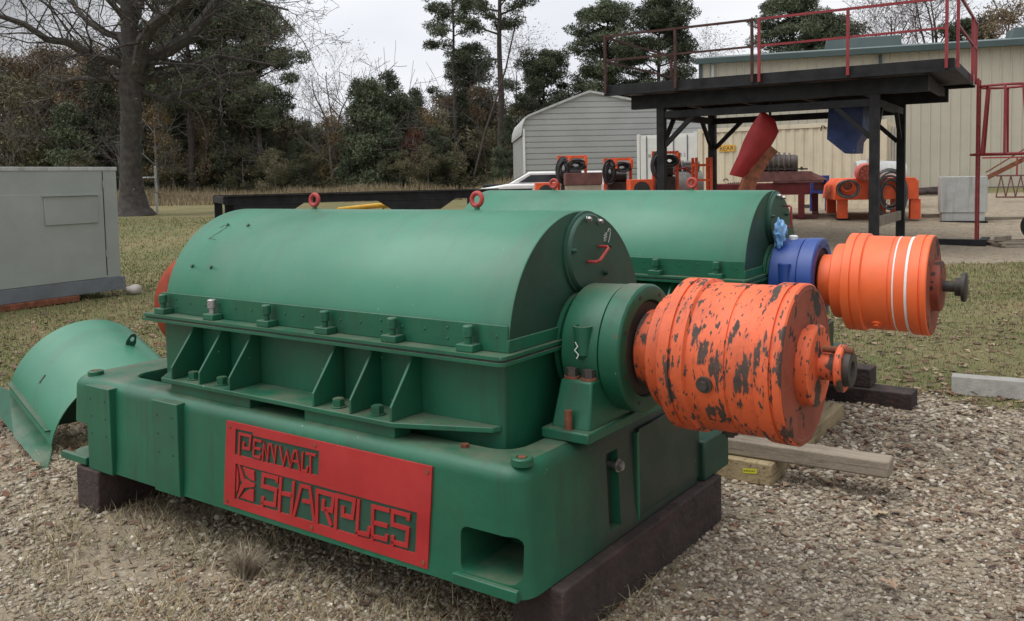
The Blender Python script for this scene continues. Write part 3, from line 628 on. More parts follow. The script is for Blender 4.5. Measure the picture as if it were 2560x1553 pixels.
    for x in (-1.693, -1.622):
        for y in (2.738, 3.222):
            q = MB(); q.cyl((x, y, .862), (x, y, .870), .030, 18); obj('washer', q, RUST, brg, **P)
            q = MB(); q.cyl((x, y, .870), (x, y, .900), .0245, 6); obj('cap_bolt', q, DSTEEL if not second else hm, brg, **P)
    q = MB().cyl((-1.655, 2.647, .69), (-1.655, 2.647, .765), .014, 12); obj('jack_stud', q, RUST, brg, **P)
    q = MB().lathe([(.93, .012), (.95, .030), (1.055, .036), (1.057, .028), (1.04, .026)], (-1.655, 2.755), axis='z', n=20); obj('oil_port', q, hm, brg, **P)
    if second:
        q = MB().lathe([(1.15, .022), (1.19, .026), (1.20, .026), (1.206, .018)], (-1.66, YC-.03), axis='z', n=20); obj('oil_cap', q, WHITE, brg, **P)
    else:
        q = MB(); fx = lambda u, v, t: (u, 2.7185-t, v); stroke(q, [(-1.665, 1.0), (-1.655, .985), (-1.668, .97), (-1.652, .955), (-1.66, .94)], .004, .001, fx); obj('chalk_writing', q, CHALK, brg, smooth=0, **P)
    # left end bearing, pulley
    q = MB().lathe([(-3.86, .19), (-3.835, .19)], (YC, ZA), n=48); q.lathe([(-4.08, .12), (-4.075, .225), (-4.06, .235), (-3.90, .235), (-3.89, .225), (-3.885, .15)], (YC, ZA), n=64); obj('rear_bearing_housing', q, GREEN, root, **P)
    q = MB().box((-4.06, 2.625, .6555), (-3.88, 3.33, .695)); q.hexa([(-4.05, 2.66, .695), (-3.90, 2.66, .695), (-3.90, 3.30, .695), (-4.05, 3.30, .695)], [(-4.035, 2.70, .83), (-3.915, 2.70, .83), (-3.915, 3.26, .83), (-4.035, 3.26, .83)]); obj('rear_pedestal', q, GREEN, root, bevel=.006, **P)
    q = MB()
    pr = [(-4.30, .10), (-4.30, .27)]
    for i in range(6): pr += [(-4.297+.026*i, .278), (-4.284+.026*i, .262)]
    pr += [(-4.138, .278), (-4.13, .27), (-4.13, .10)]
    q.lathe(pr, (YC, ZA), n=64); obj('drive_pulley', q, PULL, root, **P)
    # gearbox
    om = ORC if second else ORW
    q = MB().lathe([(-1.508, .10), (-1.495, .140), (-1.488, .147), (-1.43, .147), (-1.425, .140), (-1.42, .140)], (YC, ZA), n=64); q.lathe([(-1.42, .14), (-1.415, .205), (-1.408, .212), (-1.35, .214), (-1.345, .207), (-1.338, .207)], (YC, ZA), n=72, close=False)
    gh = obj('gearbox_hub', q, om, root, **P)
    q = MB().lathe([(-1.34, .20), (-1.34, .268), (-1.335, .275), (-1.294, .276), (-1.292, .269), (-1.285, .269), (-1.283, .276), (-1.242, .276), (-1.238, .270), (-1.234, .2635), (-1.101, .2635), (-1.099, .259), (-1.093, .259), (-1.091, .2635), (-.999, .2635), (-.996, .272), (-.99, .275), (-.947, .276), (-.945, .269), (-.937, .269), (-.935, .276), (-.912, .276), (-.906, .270)], (YC, ZA), n=96, close=False)
    gb = obj('gearbox', q, om, root, **P)
    q = MB().lathe([(-.9055, .269), (-.903, .255), (-.916, .235), (-.921, .14), (-.921, .05)], (YC, ZA), n=80); obj('gearbox_end_plate', q, ORF, gb, **P)
    q = MB().lathe([(-.921, .138), (-.868, .138), (-.862, .130), (-.860, .05)], (YC, ZA), n=64); obj('end_cap', q, ORF if second else ORW, gb, **P)
    q = MB().lathe([(-.861, .045), (-.80, .045), (-.80, .045)], (YC, ZA), n=32) if not second else MB().lathe([(-.861, .03), (-.765, .03)], (YC, ZA), n=32)
    obj('input_shaft', q, om if not second else DSTEEL, gb, **P)
    xs = -.802 if not second else -.80
    q = MB().lathe([(xs, .03), (xs, .074), (xs+.004, .079), (xs+.020, .079), (xs+.024, .074), (xs+.024, .05)] if not second else [(xs, .03), (xs, .05), (xs+.03, .05), (xs+.032, .078), (xs+.05, .080), (xs+.055, .07), (xs+.055, .02)], (YC, ZA), n=48); obj('shaft_flange', q, om if not second else DSTEEL, gb, **P)
    if not second:
        q = MB().lathe([(xs+.024, .06), (xs+.045, .058), (xs+.045, .028), (xs+.03, .025)], (YC, ZA), n=40); obj('shaft_coupling', q, DSTEEL, gb, **P)
        q = MB().cyl((-.85, YC-.01, ZA+.062), (-.752, YC-.01, ZA+.062), .011, 12); obj('shear_pin', q, RUST, gb, **P)
    for a in (190, 262) if not second else (232,):
        a = math.radians(a); q = MB(); p = np.array([-1.165, YC+.262*math.cos(a), ZA+.262*math.sin(a)]); dr = np.array([0, math.cos(a), math.sin(a)])
        q.cyl(p, p+dr*.012, .028, 20); q.cyl(p+dr*.012, p+dr*.022, .016, 6); obj('drain_plug', q, DSTEEL if not second else ORC, gb, **P)
    if second:
        for x0, x1 in ((-1.075, -1.068), (-1.002, -.988)):
            q = MB().lathe([(x0, .2637), (x0, .2647 if x1 < -1.01 else .2765), (x1, .2647 if x1 < -1.01 else .2765), (x1, .2637)], (YC, ZA), n=96, close=False)
            if x1 > -1.01: q = MB().lathe([(x0-.012, .2637), (x0-.012, .2648), (x1-.013, .2648), (x1-.013, .2637)], (YC, ZA), n=96, close=False)
            obj('painted_white_band', q, WHITE, gb, **P)
    # name plate
    if True:
        q = MB(); fx = lambda u, v, t: (u, 2.2785-t-(.595-v)*.03, v); dd = .007
        def piece(poly):
            n_ = len(poly); v = [fx(*p, 0) for p in poly]+[fx(*p, dd) for p in poly]
            q.add(v, [tuple(range(n_)), tuple(range(n_, 2*n_))[::-1]]+[(i, (i+1) % n_, n_+(i+1) % n_, n_+i) for i in range(n_)])
        TL, TR, BR, BL = (-3.122, .605), (-1.982, .606), (-2.006, .238), (-3.150, .243)
        a1 = (-3.062, .579); a2 = (-2.948, .580); a3 = (-2.949, .567); a4 = (-2.553, .568); a5 = (-2.560, .470); a6 = (-3.070, .469)
        b1 = (-3.066, .431); b2 = (-2.053, .430); b3 = (-2.063, .281); b4 = (-3.077, .279)
        piece([TL, (-3.062, .6052), a1, a6, b1, b4, (-3.081, .2428), BL]); piece([(-3.062, .6052), (-2.948, .6054), a2, a1]); piece([(-2.948, .6054), TR, (-1.9845, .569), a4, a3])
        piece([a4, (-1.9845, .569), (-1.990, .470), a5]); piece([a6, a5, (-1.990, .470), (-1.994, .430), b2, b1]); piece([b2, (-1.994, .430), BR, (-2.067, .2385), b3]); piece([b4, b3, (-2.067, .2385), (-3.081, .2428)])
        plate = obj('name_plate', q, RED, root, smooth=0, **P)
        fb = lambda u, v, t: (u, 2.2787-t-(.595-v)*.03, v); bk = [(-3.11, .60), (-1.99, .60), (-2.015, .245), (-3.14, .25)]; qb = MB().add([fb(*p_, 0) for p_ in bk]+[fb(*p_, .0012) for p_ in bk], [(0, 1, 2, 3), (7, 6, 5, 4), (0, 4, 5, 1), (1, 5, 6, 2), (2, 6, 7, 3), (3, 7, 4, 0)]); obj('recess_shade_sheet', qb, DGREEN, plate, smooth=0, **P)  # dark sheet added to stand for the shadow in the plate's recesses
        sw = .0118; lw = .0160
        def ltr(name, ss, wdt, dep=.0074):
            m_ = MB()
            for s_ in ss: stroke(m_, s_, wdt, dep, fx)
            obj('letter', m_, RED, plate, smooth=0, **P)
        if not second:
            ltr('P', [[(-3.045,.469),(-3.036,.561),(-2.965,.561),(-2.975,.506),(-3.014,.505),(-3.011,.528)]], sw*.9)
            ltr('E', [[(-2.899,.550),(-2.943,.550),(-2.949,.483),(-2.910,.480),(-2.907,.494)],[(-2.946,.517),(-2.906,.517)]], sw*.75)
            ltr('N', [[(-2.892,.471),(-2.882,.546),(-2.860,.478),(-2.852,.546)]], sw*.7); ltr('N', [[(-2.852,.546),(-2.836,.546),(-2.816,.480),(-2.806,.547)]], sw*.7)
            ltr('W', [[(-2.782,.549),(-2.765,.474),(-2.741,.535),(-2.722,.474),(-2.706,.530)]], sw*.75); ltr('A', [[(-2.722,.474),(-2.697,.545),(-2.684,.545),(-2.668,.474)],[(-2.705,.503),(-2.68,.503)]], sw*.65)
            ltr('L', [[(-2.648,.546),(-2.655,.475),(-2.627,.475),(-2.622,.494)]], sw*.75); ltr('T', [[(-2.630,.546),(-2.576,.547)],[(-2.603,.545),(-2.606,.469)]], sw*.75)
            ltr('S', [[(-2.806,.401),(-2.803,.417),(-2.889,.415),(-2.895,.367),(-2.811,.366),(-2.821,.302),(-2.895,.299),(-2.894,.320)],[(-2.897,.300),(-2.898,.279)]], lw)
            ltr('H', [[(-2.780,.421),(-2.795,.279)],[(-2.703,.419),(-2.722,.281)],[(-2.773,.360),(-2.714,.364)]], lw*.95)
            ltr('A', [[(-2.706,.283),(-2.660,.413),(-2.610,.414),(-2.588,.289)],[(-2.651,.354),(-2.607,.357)]], lw*.9)
            ltr('R', [[(-2.574,.279),(-2.568,.409),(-2.477,.409),(-2.489,.347),(-2.537,.346),(-2.534,.379)],[(-2.523,.347),(-2.494,.292)]], lw)
            ltr('P', [[(-2.470,.279),(-2.460,.412),(-2.365,.412),(-2.378,.343),(-2.429,.343),(-2.427,.375)]], lw)
            ltr('L', [[(-2.343,.417),(-2.354,.294),(-2.297,.296),(-2.290,.325)],[(-2.354,.294),(-2.355,.279)]], lw*.9)
            ltr('E', [[(-2.189,.409),(-2.270,.408),(-2.274,.297),(-2.205,.299),(-2.203,.316)],[(-2.270,.349),(-2.200,.350)],[(-2.274,.297),(-2.276,.279)]], lw*.9)
            ltr('S', [[(-2.097,.395),(-2.094,.411),(-2.171,.411),(-2.173,.362),(-2.098,.361),(-2.106,.299),(-2.172,.298),(-2.173,.318)],[(-2.173,.298),(-2.177,.279)]], lw*.95)
            m_ = MB()
            def pc(poly):
                n_ = len(poly); v = [fx(*p, 0) for p in poly]+[fx(*p, .0074) for p in poly]
                m_.add(v, [tuple(range(n_)), tuple(range(n_, 2*n_))[::-1]]+[(i, (i+1) % n_, n_+(i+1) % n_, n_+i) for i in range(n_)])
            c0 = (-3.022, .356)
            pc([(-3.047,.430),(-3.039,.430),(-3.010,.375),(-3.022,.356),(-3.034,.368)]); pc([(-3.010,.375),(-2.945,.366),(-2.945,.354),(-3.012,.338),(-3.022,.356)]); pc([(-3.012,.338),(-3.052,.285),(-3.060,.289),(-3.036,.345),(-3.022,.356)])
            pc([(-3.017,.424),(-2.945,.420),(-2.945,.377),(-2.975,.382),(-2.998,.394)]); pc([(-3.040,.292),(-3.010,.318),(-2.978,.339),(-2.950,.343),(-2.953,.290)]); pc([(-3.058,.419),(-3.049,.392),(-3.047,.356),(-3.052,.326),(-3.064,.305)])
            obj('emblem', m_, RED, plate, smooth=0, **P)
        m_ = MB()
        for u, v in ((-3.10, .583), (-3.125, .262), (-2.575, .588), (-2.602, .258), (-2.005, .585), (-2.025, .258)):
            p0 = fx(u, v, .005); m_.cyl(p0, (p0[0], p0[1]-.0045, p0[2]), .008, 12)
            if not second: obj('plate_screw', m_, RUST, plate, **P); m_ = MB()
    return root
m1 = build_machine()
tag(m1, 'nearer green decanter centrifuge with red name plate and chipped orange gearbox, raised on dark timbers', 'centrifuge', 'green decanter centrifuges')
m2 = build_machine(True)
yaw = .030; cy_, sy_ = math.cos(yaw), math.sin(yaw); piv = np.array([-1.8, 2.98]); q = O[:2]-piv; q = np.array([q[0]*cy_-q[1]*sy_, q[0]*sy_+q[1]*cy_])+piv+np.array([-.006, 2.217])
m2.location = (q[0], q[1], .030+.012); m2.rotation_euler = (0, .010, yaw)
tag(m2, 'farther green decanter centrifuge with blue bearing housing and orange gearbox striped in white', 'centrifuge', 'green decanter centrifuges')
# blue plastic bag and rag stuffed behind the blue housing
bm = bmesh.new(); bmesh.ops.create_icosphere(bm, subdivisions=3, radius=.055)
for v in bm.verts:
    f_ = .85+.5*random.random()**2; v.co *= f_; v.co.z = v.co.z*1.25+.02*math.sin(v.co.y*70); v.co.x *= .6
me = bpy.data.meshes.new('plastic_bag'); bm.to_mesh(me); bm.free()
BAG = mat('blue_plastic', (.12, .28, .52), .2, var=.5, vscale=25, dirt=(.5, .55, .6), dirt_amt=.8, dscale=20)
o = meshobj('plastic_bag', me, BAG); o.location = (-1.70, 5.07, 1.255); tag(o, 'crumpled light blue plastic bag on top of the blue bearing housing', 'plastic bag')
# timbers
def timber(lo, hi, m, label, name='timber', grp=None, rz=0):
    c = [(lo[0]+hi[0])/2, (lo[1]+hi[1])/2, lo[2]]; q = MB().box([lo[i]-c[i] for i in range(3)], [hi[i]-c[i] for i in range(3)])
    o = obj(name, q, m, bevel=.008, seg=2); o.location = c; o.rotation_euler = (0, 0, rz); return tag(o, label, 'timber', grp)
timber((-1.76, 2.42, 0), (-1.545, 3.80, .215), WOODD, 'dark stained timber under the right end of the nearer green machine', grp='support timbers')
timber((-4.30, 2.235, 0), (-4.10, 3.80, .215), WOODD, 'dark timber block under the left end of the nearer green machine', grp='support timbers')
timber((-1.90, 4.33, 0), (-1.497, 4.55, .118), WOODY, 'short pale timber block with a yellow tag stapled to its side', grp='support timbers')
q = MB().box((-.036, -.001, -.0125), (.036, 0, .0125)); o = obj('yellow_tag', q, YTAG, smooth=0); o.location = (-1.608, 4.3285, .068); o.rotation_euler = (0, -.12, 0); tag(o, 'small yellow paper tag on the short pale timber block', 'tag')
q = MB(); 
for i in range(7): q.box((-.030+.0085*i, -.0018, -.003), (-.0255+.0085*i, -.0012, .004))
obj('tag_print', q, INK, o, smooth=0)
pL, pR = hit(1700, 1118, 2, .12), hit(2223, 1199, 2, .12); d_ = pR-pL; ln = np.linalg.norm(d_); 
o = obj('timber', MB().box((-ln/2, 0, 0), (ln/2, .125, .085)), WOODG, bevel=.01); o.location = tuple((pL+pR)/2); o.rotation_euler = (0, 0, math.atan2(d_[1], d_[0])); tag(o, 'long weathered grey timber lying across the short pale block', 'timber', 'support timbers')
timber((-1.72, 4.62, 0), (-1.524, 5.80, .105), WOODY, 'pale squared timber running back under the farther green machine', grp='support timbers')
timber((-4.4, 6.20, 0), (-1.20, 6.40, .12), WOODD, 'lower black timber poking out behind the orange gearboxes', grp='support timbers')
timber((-4.3, 6.24, .1215), (-1.47, 6.42, .25), WOODD, 'upper dark timber resting on the lower black timber', grp='support timbers')
timber((-4.30, 4.5, 0), (-4.08, 6.0, .25), WOODD, 'dark timber under the hidden left end of the farther green machine', grp='support timbers')
# loose guard on the left
def guard():
    c0 = np.array([-5.241, 3.068, .04]); a = np.array([-.944, .123, .307]); s_ = np.array([.12, .992, -.029]); u = np.array([.308, -.009, .951]); r, L_ = .461, .73
    a /= np.linalg.norm(a); root = empty('machine_guard', (c0[0], c0[1], 0)); og = (c0[0], c0[1], 0)
    q = MB(); n = 40; m = 2
    def pt(th, o_, rr): return c0+a*o_+rr*(s_*math.cos(th)+u*math.sin(th))
    for rr, fl in ((r, 0), (r-.006, 1)):
        b = len(q.v)
        for i in range(m+1):
            for j in range(n+1): q.v.append(tuple(pt(-.12+(PI+.16)*j/n, L_*i/m, rr)))
        for i in range(m):
            for j in range(n): q.f.append((b+i*(n+1)+j, b+i*(n+1)+j+1, b+(i+1)*(n+1)+j+1, b+(i+1)*(n+1)+j))
    k = (m+1)*(n+1)
    for i in (0, m):
        for j in range(n): x = i*(n+1)+j; q.f.append((x, x+1, x+1+k, x+k))
    obj('shell', q, HOODG, root, org=og)
    # flat edge flange along the left foot
    A0 = pt(PI, .0, r+.002); A1 = pt(PI, L_, r+.002); B1 = hit(34, 1090, 2, .08); B0 = hit(113, 1186, 2, .0); th_ = np.array([.004, .009, -.002])
    q = MB().hexa([A0, A1, B1, B0], [A0+th_, A1+th_, B1+th_, B0+th_]); obj('edge_flange', q, GREEN, root, org=og)
    q = MB(); q.bar(pt(PI-.16, .05, r+.006), pt(PI-.16, L_-.02, r+.006), .010, .05, up=s_); obj('stiffener', q, GREEN, root, org=og)
    C1, C2, C3 = hit(-70, 1020, 2, .24), hit(-70, 975, 2, .06), B1; A2 = A1+np.array([-.02, .01, 0]); dn = B1-A1
    E1 = A2+np.array([-.50, .05, .02]); q = MB().hexa([A2, E1, E1+dn*.45, B1-(.01, -.01, 0)], [A2+th_, E1+th_, E1+dn*.45+th_, B1+th_-(.01, -.01, 0)]); obj('end_flap', q, GREEN, root, org=og)
    o_ = L_*.30; n_ = 30; f0 = [pt(PI*j/n_, o_, r-.008) for j in range(n_+1)]; f1 = [p_+a*.006 for p_ in f0]
    q = MB().add(f0+f1, [tuple(range(n_+1)), tuple(range(n_+1, 2*n_+2))[::-1]]+[(i, (i+1) % (n_+1), n_+1+(i+1) % (n_+1), n_+1+i) for i in range(n_+1)]); obj('dark_fill_wall', q, DGREEN, root, org=og, smooth=0)  # inferred end wall, brought forward in dark green to fill the opening with shade
    # lug with a hole
    th = math.radians(78); p = pt(th, L_*.42, r); nr = s_*math.cos(th)+u*math.sin(th)
    q = MB(); N_ = 20; pr = []
    ox = [(-.045, -.004), (.045, -.004), (.05, .03), (.03, .085), (0, .10), (-.03, .085), (-.05, .03)]
    def ring(poly, n_=28):
        out_ = []; P_ = [np.array(k_, float) for k_ in poly]; Ls = [np.linalg.norm(P_[(i+1) % len(P_)]-P_[i]) for i in range(len(P_))]; T = sum(Ls)
        for i in range(n_):
            t = T*i/n_; j = 0
            while t > Ls[j]: t -= Ls[j]; j += 1
            out_.append(P_[j]+(P_[(j+1) % len(P_)]-P_[j])*t/Ls[j])
        return out_
    outer = ring(ox); inner = []
    for k_ in outer:
        v_ = k_-np.array([0, .052]); v_ = v_/np.linalg.norm(v_)*.02; inner.append(np.array([0, .052])+v_)
    tdir = a*.35+np.cross(nr, a)*.94; tdir /= np.linalg.norm(tdir); nn = np.cross(nr, tdir)
    f3 = lambda k_, t: p+tdir*k_[0]*.62+nr*k_[1]*.85+nn*t
    rg = [[f3(k_, -.006) for k_ in inner], [f3(k_, -.006) for k_ in outer], [f3(k_, .006) for k_ in outer], [f3(k_, .006) for k_ in inner], [f3(k_, -.006) for k_ in inner]]
    loops(q, rg, False, False); obj('lifting_lug', q, DGREEN, root, org=og)
    q = MB(); p = pt(PI-.55, L_*.55, r+.001); tn = np.cross(a, s_*math.cos(PI-.55)+u*math.sin(PI-.55)); q.bar(p-tn*.03, p+tn*.03, .012, .003, up=s_*math.cos(PI-.55)+u*math.sin(PI-.55)); obj('slot', q, INK, root, org=og)
    tag(root, 'loose half-round green steel guard leaning on the gravel at the left', 'guard')
guard()
#@@YARD
# ------------------------------------------------------------------ grey equipment cabinet at left
def cabinet():
    dv = RM @ _ray(2555, 421); dv[2] = 0; dv /= np.linalg.norm(dv); u = -dv; v = np.array([-dv[1], dv[0], 0.])   # u towards the camera-left, v away-left
    if v @ FH < 0: v = -v
    c = W(312, 722, 13.0); z0 = c[2]
    zt = W(299, 427, 13.0)[2]
    root = empty('equipment_cabinet', c); Bm = basis((0, 0, 0), u, v)
    def add(name, q, m, par=root, **k): return obj(name, q.xf(Bm), m, par, **k)
    H_ = zt-z0; Ln = 5.8; Dp = 2.1
    body = add('cabinet_body', MB().box((.03, .03, .19), (Ln, Dp, H_)), GREY, bevel=.004)
    add('roof', MB().box((.02, .02, H_), (Ln+.01, Dp+.01, H_+.055)), LGREY, bevel=.006)
    add('skid_rail', MB().box((-.02, 0, 0), (Ln, .10, .188)).box((-.02, Dp-.1, 0), (Ln, Dp, .188)), RGREY, bevel=.004)
    q = MB()
    for z_ in (.05, .13):
        for x_ in (.03, .09, .22): q.cyl((x_, 0, z_), (x_, -.008, z_), .009, 8)
    add('rail_bolt', q, STEEL)
    add('door_seam', MB().box((.25, .0245, .23), (.262, .032, H_-.01)), INK, body, smooth=0)
    add('door_panel', MB().box((.27, .018, .20), (Ln-.1, .0295, 1.43)), GREY, body, bevel=.004)
    f = add('cover_panel', MB().box((.37, .0, 1.0), (1.17, .017, 1.395)), GREY, body, bevel=.012)
    for z_ in (1.397,): add('rain_lip', MB().box((.35, -.022, z_), (1.19, .017, z_+.012)), GREY, f, smooth=0)
    for z_ in (.5, 1.5): add('hinge', MB().cyl((.256, .016, z_), (.256, .016, z_+.1), .010, 8), GREY, body)
    tag(root, 'large grey steel equipment cabinet on a blue-grey skid rail at the left edge', 'cabinet')
    # rusty beam under it
    e0 = c+u*.75+np.array([0, 0, 0]); r2 = empty('rusty_beam', (e0[0], e0[1], 0)); zb = z0
    o = obj('rusty_beam', MB().box((0, -.04, 0), (4.2, .12, max(.06, zb-.004))).xf(Bm), RUST, bevel=.008); o.location = (e0[0], e0[1], 0); bpy.data.objects.remove(r2); tag(o, 'rusty orange steel beam on the ground under the grey cabinet', 'beam')
    e0 = c+u*.75+v*1.7; o = obj('steel_channel', MB().box((0, 0, 0), (4.2, .12, max(.06, zb-.004))).xf(Bm), RUST, bevel=.008); o.location = (e0[0], e0[1], 0); tag(o, 'rusty steel channel under the back of the grey cabinet', 'beam')
    bm = bmesh.new(); bmesh.ops.create_icosphere(bm, subdivisions=3, radius=.10)
    for v_ in bm.verts: v_.co *= 1+.18*math.sin(v_.co.x*31+v_.co.y*17); v_.co.z *= .75; v_.co.x *= 1.25
    me = bpy.data.meshes.new('rock'); bm.to_mesh(me); bm.free(); me.polygons.foreach_set('use_smooth', [True]*len(me.polygons)); o = meshobj('rock', me, ROCK); g = W(332, 716, 13.1); o.location = (g[0], g[1], .26); o.scale = (1.1, 1.1, 1.0)
    o.location = (g[0], g[1], float(gzn(g[0], g[1]))+.07); tag(o, 'pale rock beside the right corner of the grey cabinet', 'rock')
cabinet()
# ------------------------------------------------------------------ concrete wheel stop
q = MB().prism([(-.095, 0), (.095, 0), (.06, .125), (-.06, .125)], 0, 1.83, axis=0)
o = obj('wheel_stop', q, CONC, bevel=.006); a = G(2366, 985); b = G(2560, 1003); d_ = b-a; o.location = (a[0]+.02, a[1]+.09, 0); o.rotation_euler = (0, 0, math.atan2(d_[1], d_[0])); tag(o, 'grey concrete wheel stop at the edge of the lawn', 'wheel stop')
# ------------------------------------------------------------------ black steel frame behind the machines
def black_frame():
    A = W(558, 493, 15.0); B = W(1330, 478, 17.4); A[2] = B[2] = 1.40; d = B-A; L_ = np.linalg.norm(d); u = d/L_; v = np.array([-u[1], u[0], 0]); v = v if v @ FH > 0 else -v
    root = empty('black_steel_frame', (A[0], A[1], 0)); Bm = basis((0, 0, 0), u, v)
    def add(name, q, m=BLACK, **k): return obj(name, q.xf(Bm), m, root, **k)
    def ibeam(y):
        q = MB(); q.box((0, y-.05, 1.39), (L_, y+.05, 1.402)); q.box((0, y-.006, 1.262), (L_, y+.006, 1.388)); q.box((0, y-.05, 1.25), (L_, y+.05, 1.261)); return q
    add('front_beam', ibeam(0), smooth=0); add('rear_beam', ibeam(1.7), smooth=0)
    for x in (0, 2.6, 5.2, L_-.1): add('cross_beam', MB().box((x, .051, 1.27), (x+.1, 1.649, 1.385)), bevel=.003)
    for x0, x1 in ((.02, 1.35), (2.7, 4.2), (6.4, 7.6)):
        q = MB().prism([(x0, 1.249), (x1, 1.249), (x1-.3, 1.06), (x0+(.3 if x0 > .1 else 0), 1.06)], -.04, .04, axis=1); add('gusset_plate', q, smooth=0)
    for x in (.02, L_-.7):
        for y in (-.04, 1.65): add('leg', MB().box((x, y, .0), (x+.14, y+.09, 1.249)), bevel=.003)
    tag(root, 'long low black steel beam frame standing behind the green machines', 'steel frame')
black_frame()
def pole(name, a, b, r, m, label, cat, **k):
    a = np.array(a, float); b = np.array(b, float); o = obj(name, MB().tube([a, (a+b)/2+np.array([0, 0, .01]), b], r, 12), m, org=a); o.location = tuple(a); return tag(o, label, cat)
def hung(px1, py1, d1, px2, py2, d2, *a): return pole(a[0], W(px1, py1, d1), W(px2, py2, d2), *a[1:])
# yellow boom on stands, grey pipe
def boom(name, p1, p2, r, m, label, cat):
    a, b = np.array(p1, float), np.array(p2, float); root = empty(name, (a[0], a[1], float(gzn(a[0], a[1])))); og = np.array(root.location)
    obj('tube', MB().tube([a, a*.5+b*.5, b], [r*.8, r, r], 12), m, root, org=og); obj('end_fitting', MB().cyl(b-(b-a)*.12, b+(b-a)*.02, r*1.35, 12), m, root, org=og)
    for t in (.15, .85):
        p = a+(b-a)*t; z = float(gzn(p[0], p[1])); obj('stand', MB().bar((p[0]-.15, p[1], z), (p[0], p[1], p[2]-r), .04).bar((p[0]+.15, p[1], z), (p[0], p[1], p[2]-r), .04), m, root, org=og)
    tag(root, label, cat)
boom('yellow_boom', W(845, 524, 18.5), W(978, 511, 19.5), .055, YELL, 'yellow steel boom seen under the black beam frame', 'boom')
boom('grey_pipe', W(985, 521, 18.5), W(1090, 508, 19.5), .06, ALU, 'grey bent pipe seen under the black beam frame', 'pipe')
# fence post with rail
g = W(393, 524, 34); zg = float(gzn(g[0], g[1])); root = empty('fence_post', (g[0], g[1], zg)); tp = W(391, 420, 34)[2]-zg; rl = W(391, 444, 34)[2]-zg
obj('post', MB().cyl((0, 0, 0), (0, 0, tp), .045, 12).lathe([(tp, .05), (tp+.05, .04), (tp+.07, .01)], (0, 0), axis='z', n=12), ALU, root)
lf = -RH*1.15; obj('rail', MB().cyl((0, 0, rl), (lf[0], lf[1], rl), .03, 10), ALU, root); tag(root, 'thin galvanised fence post with a short top rail beside the bare oak', 'fence post')
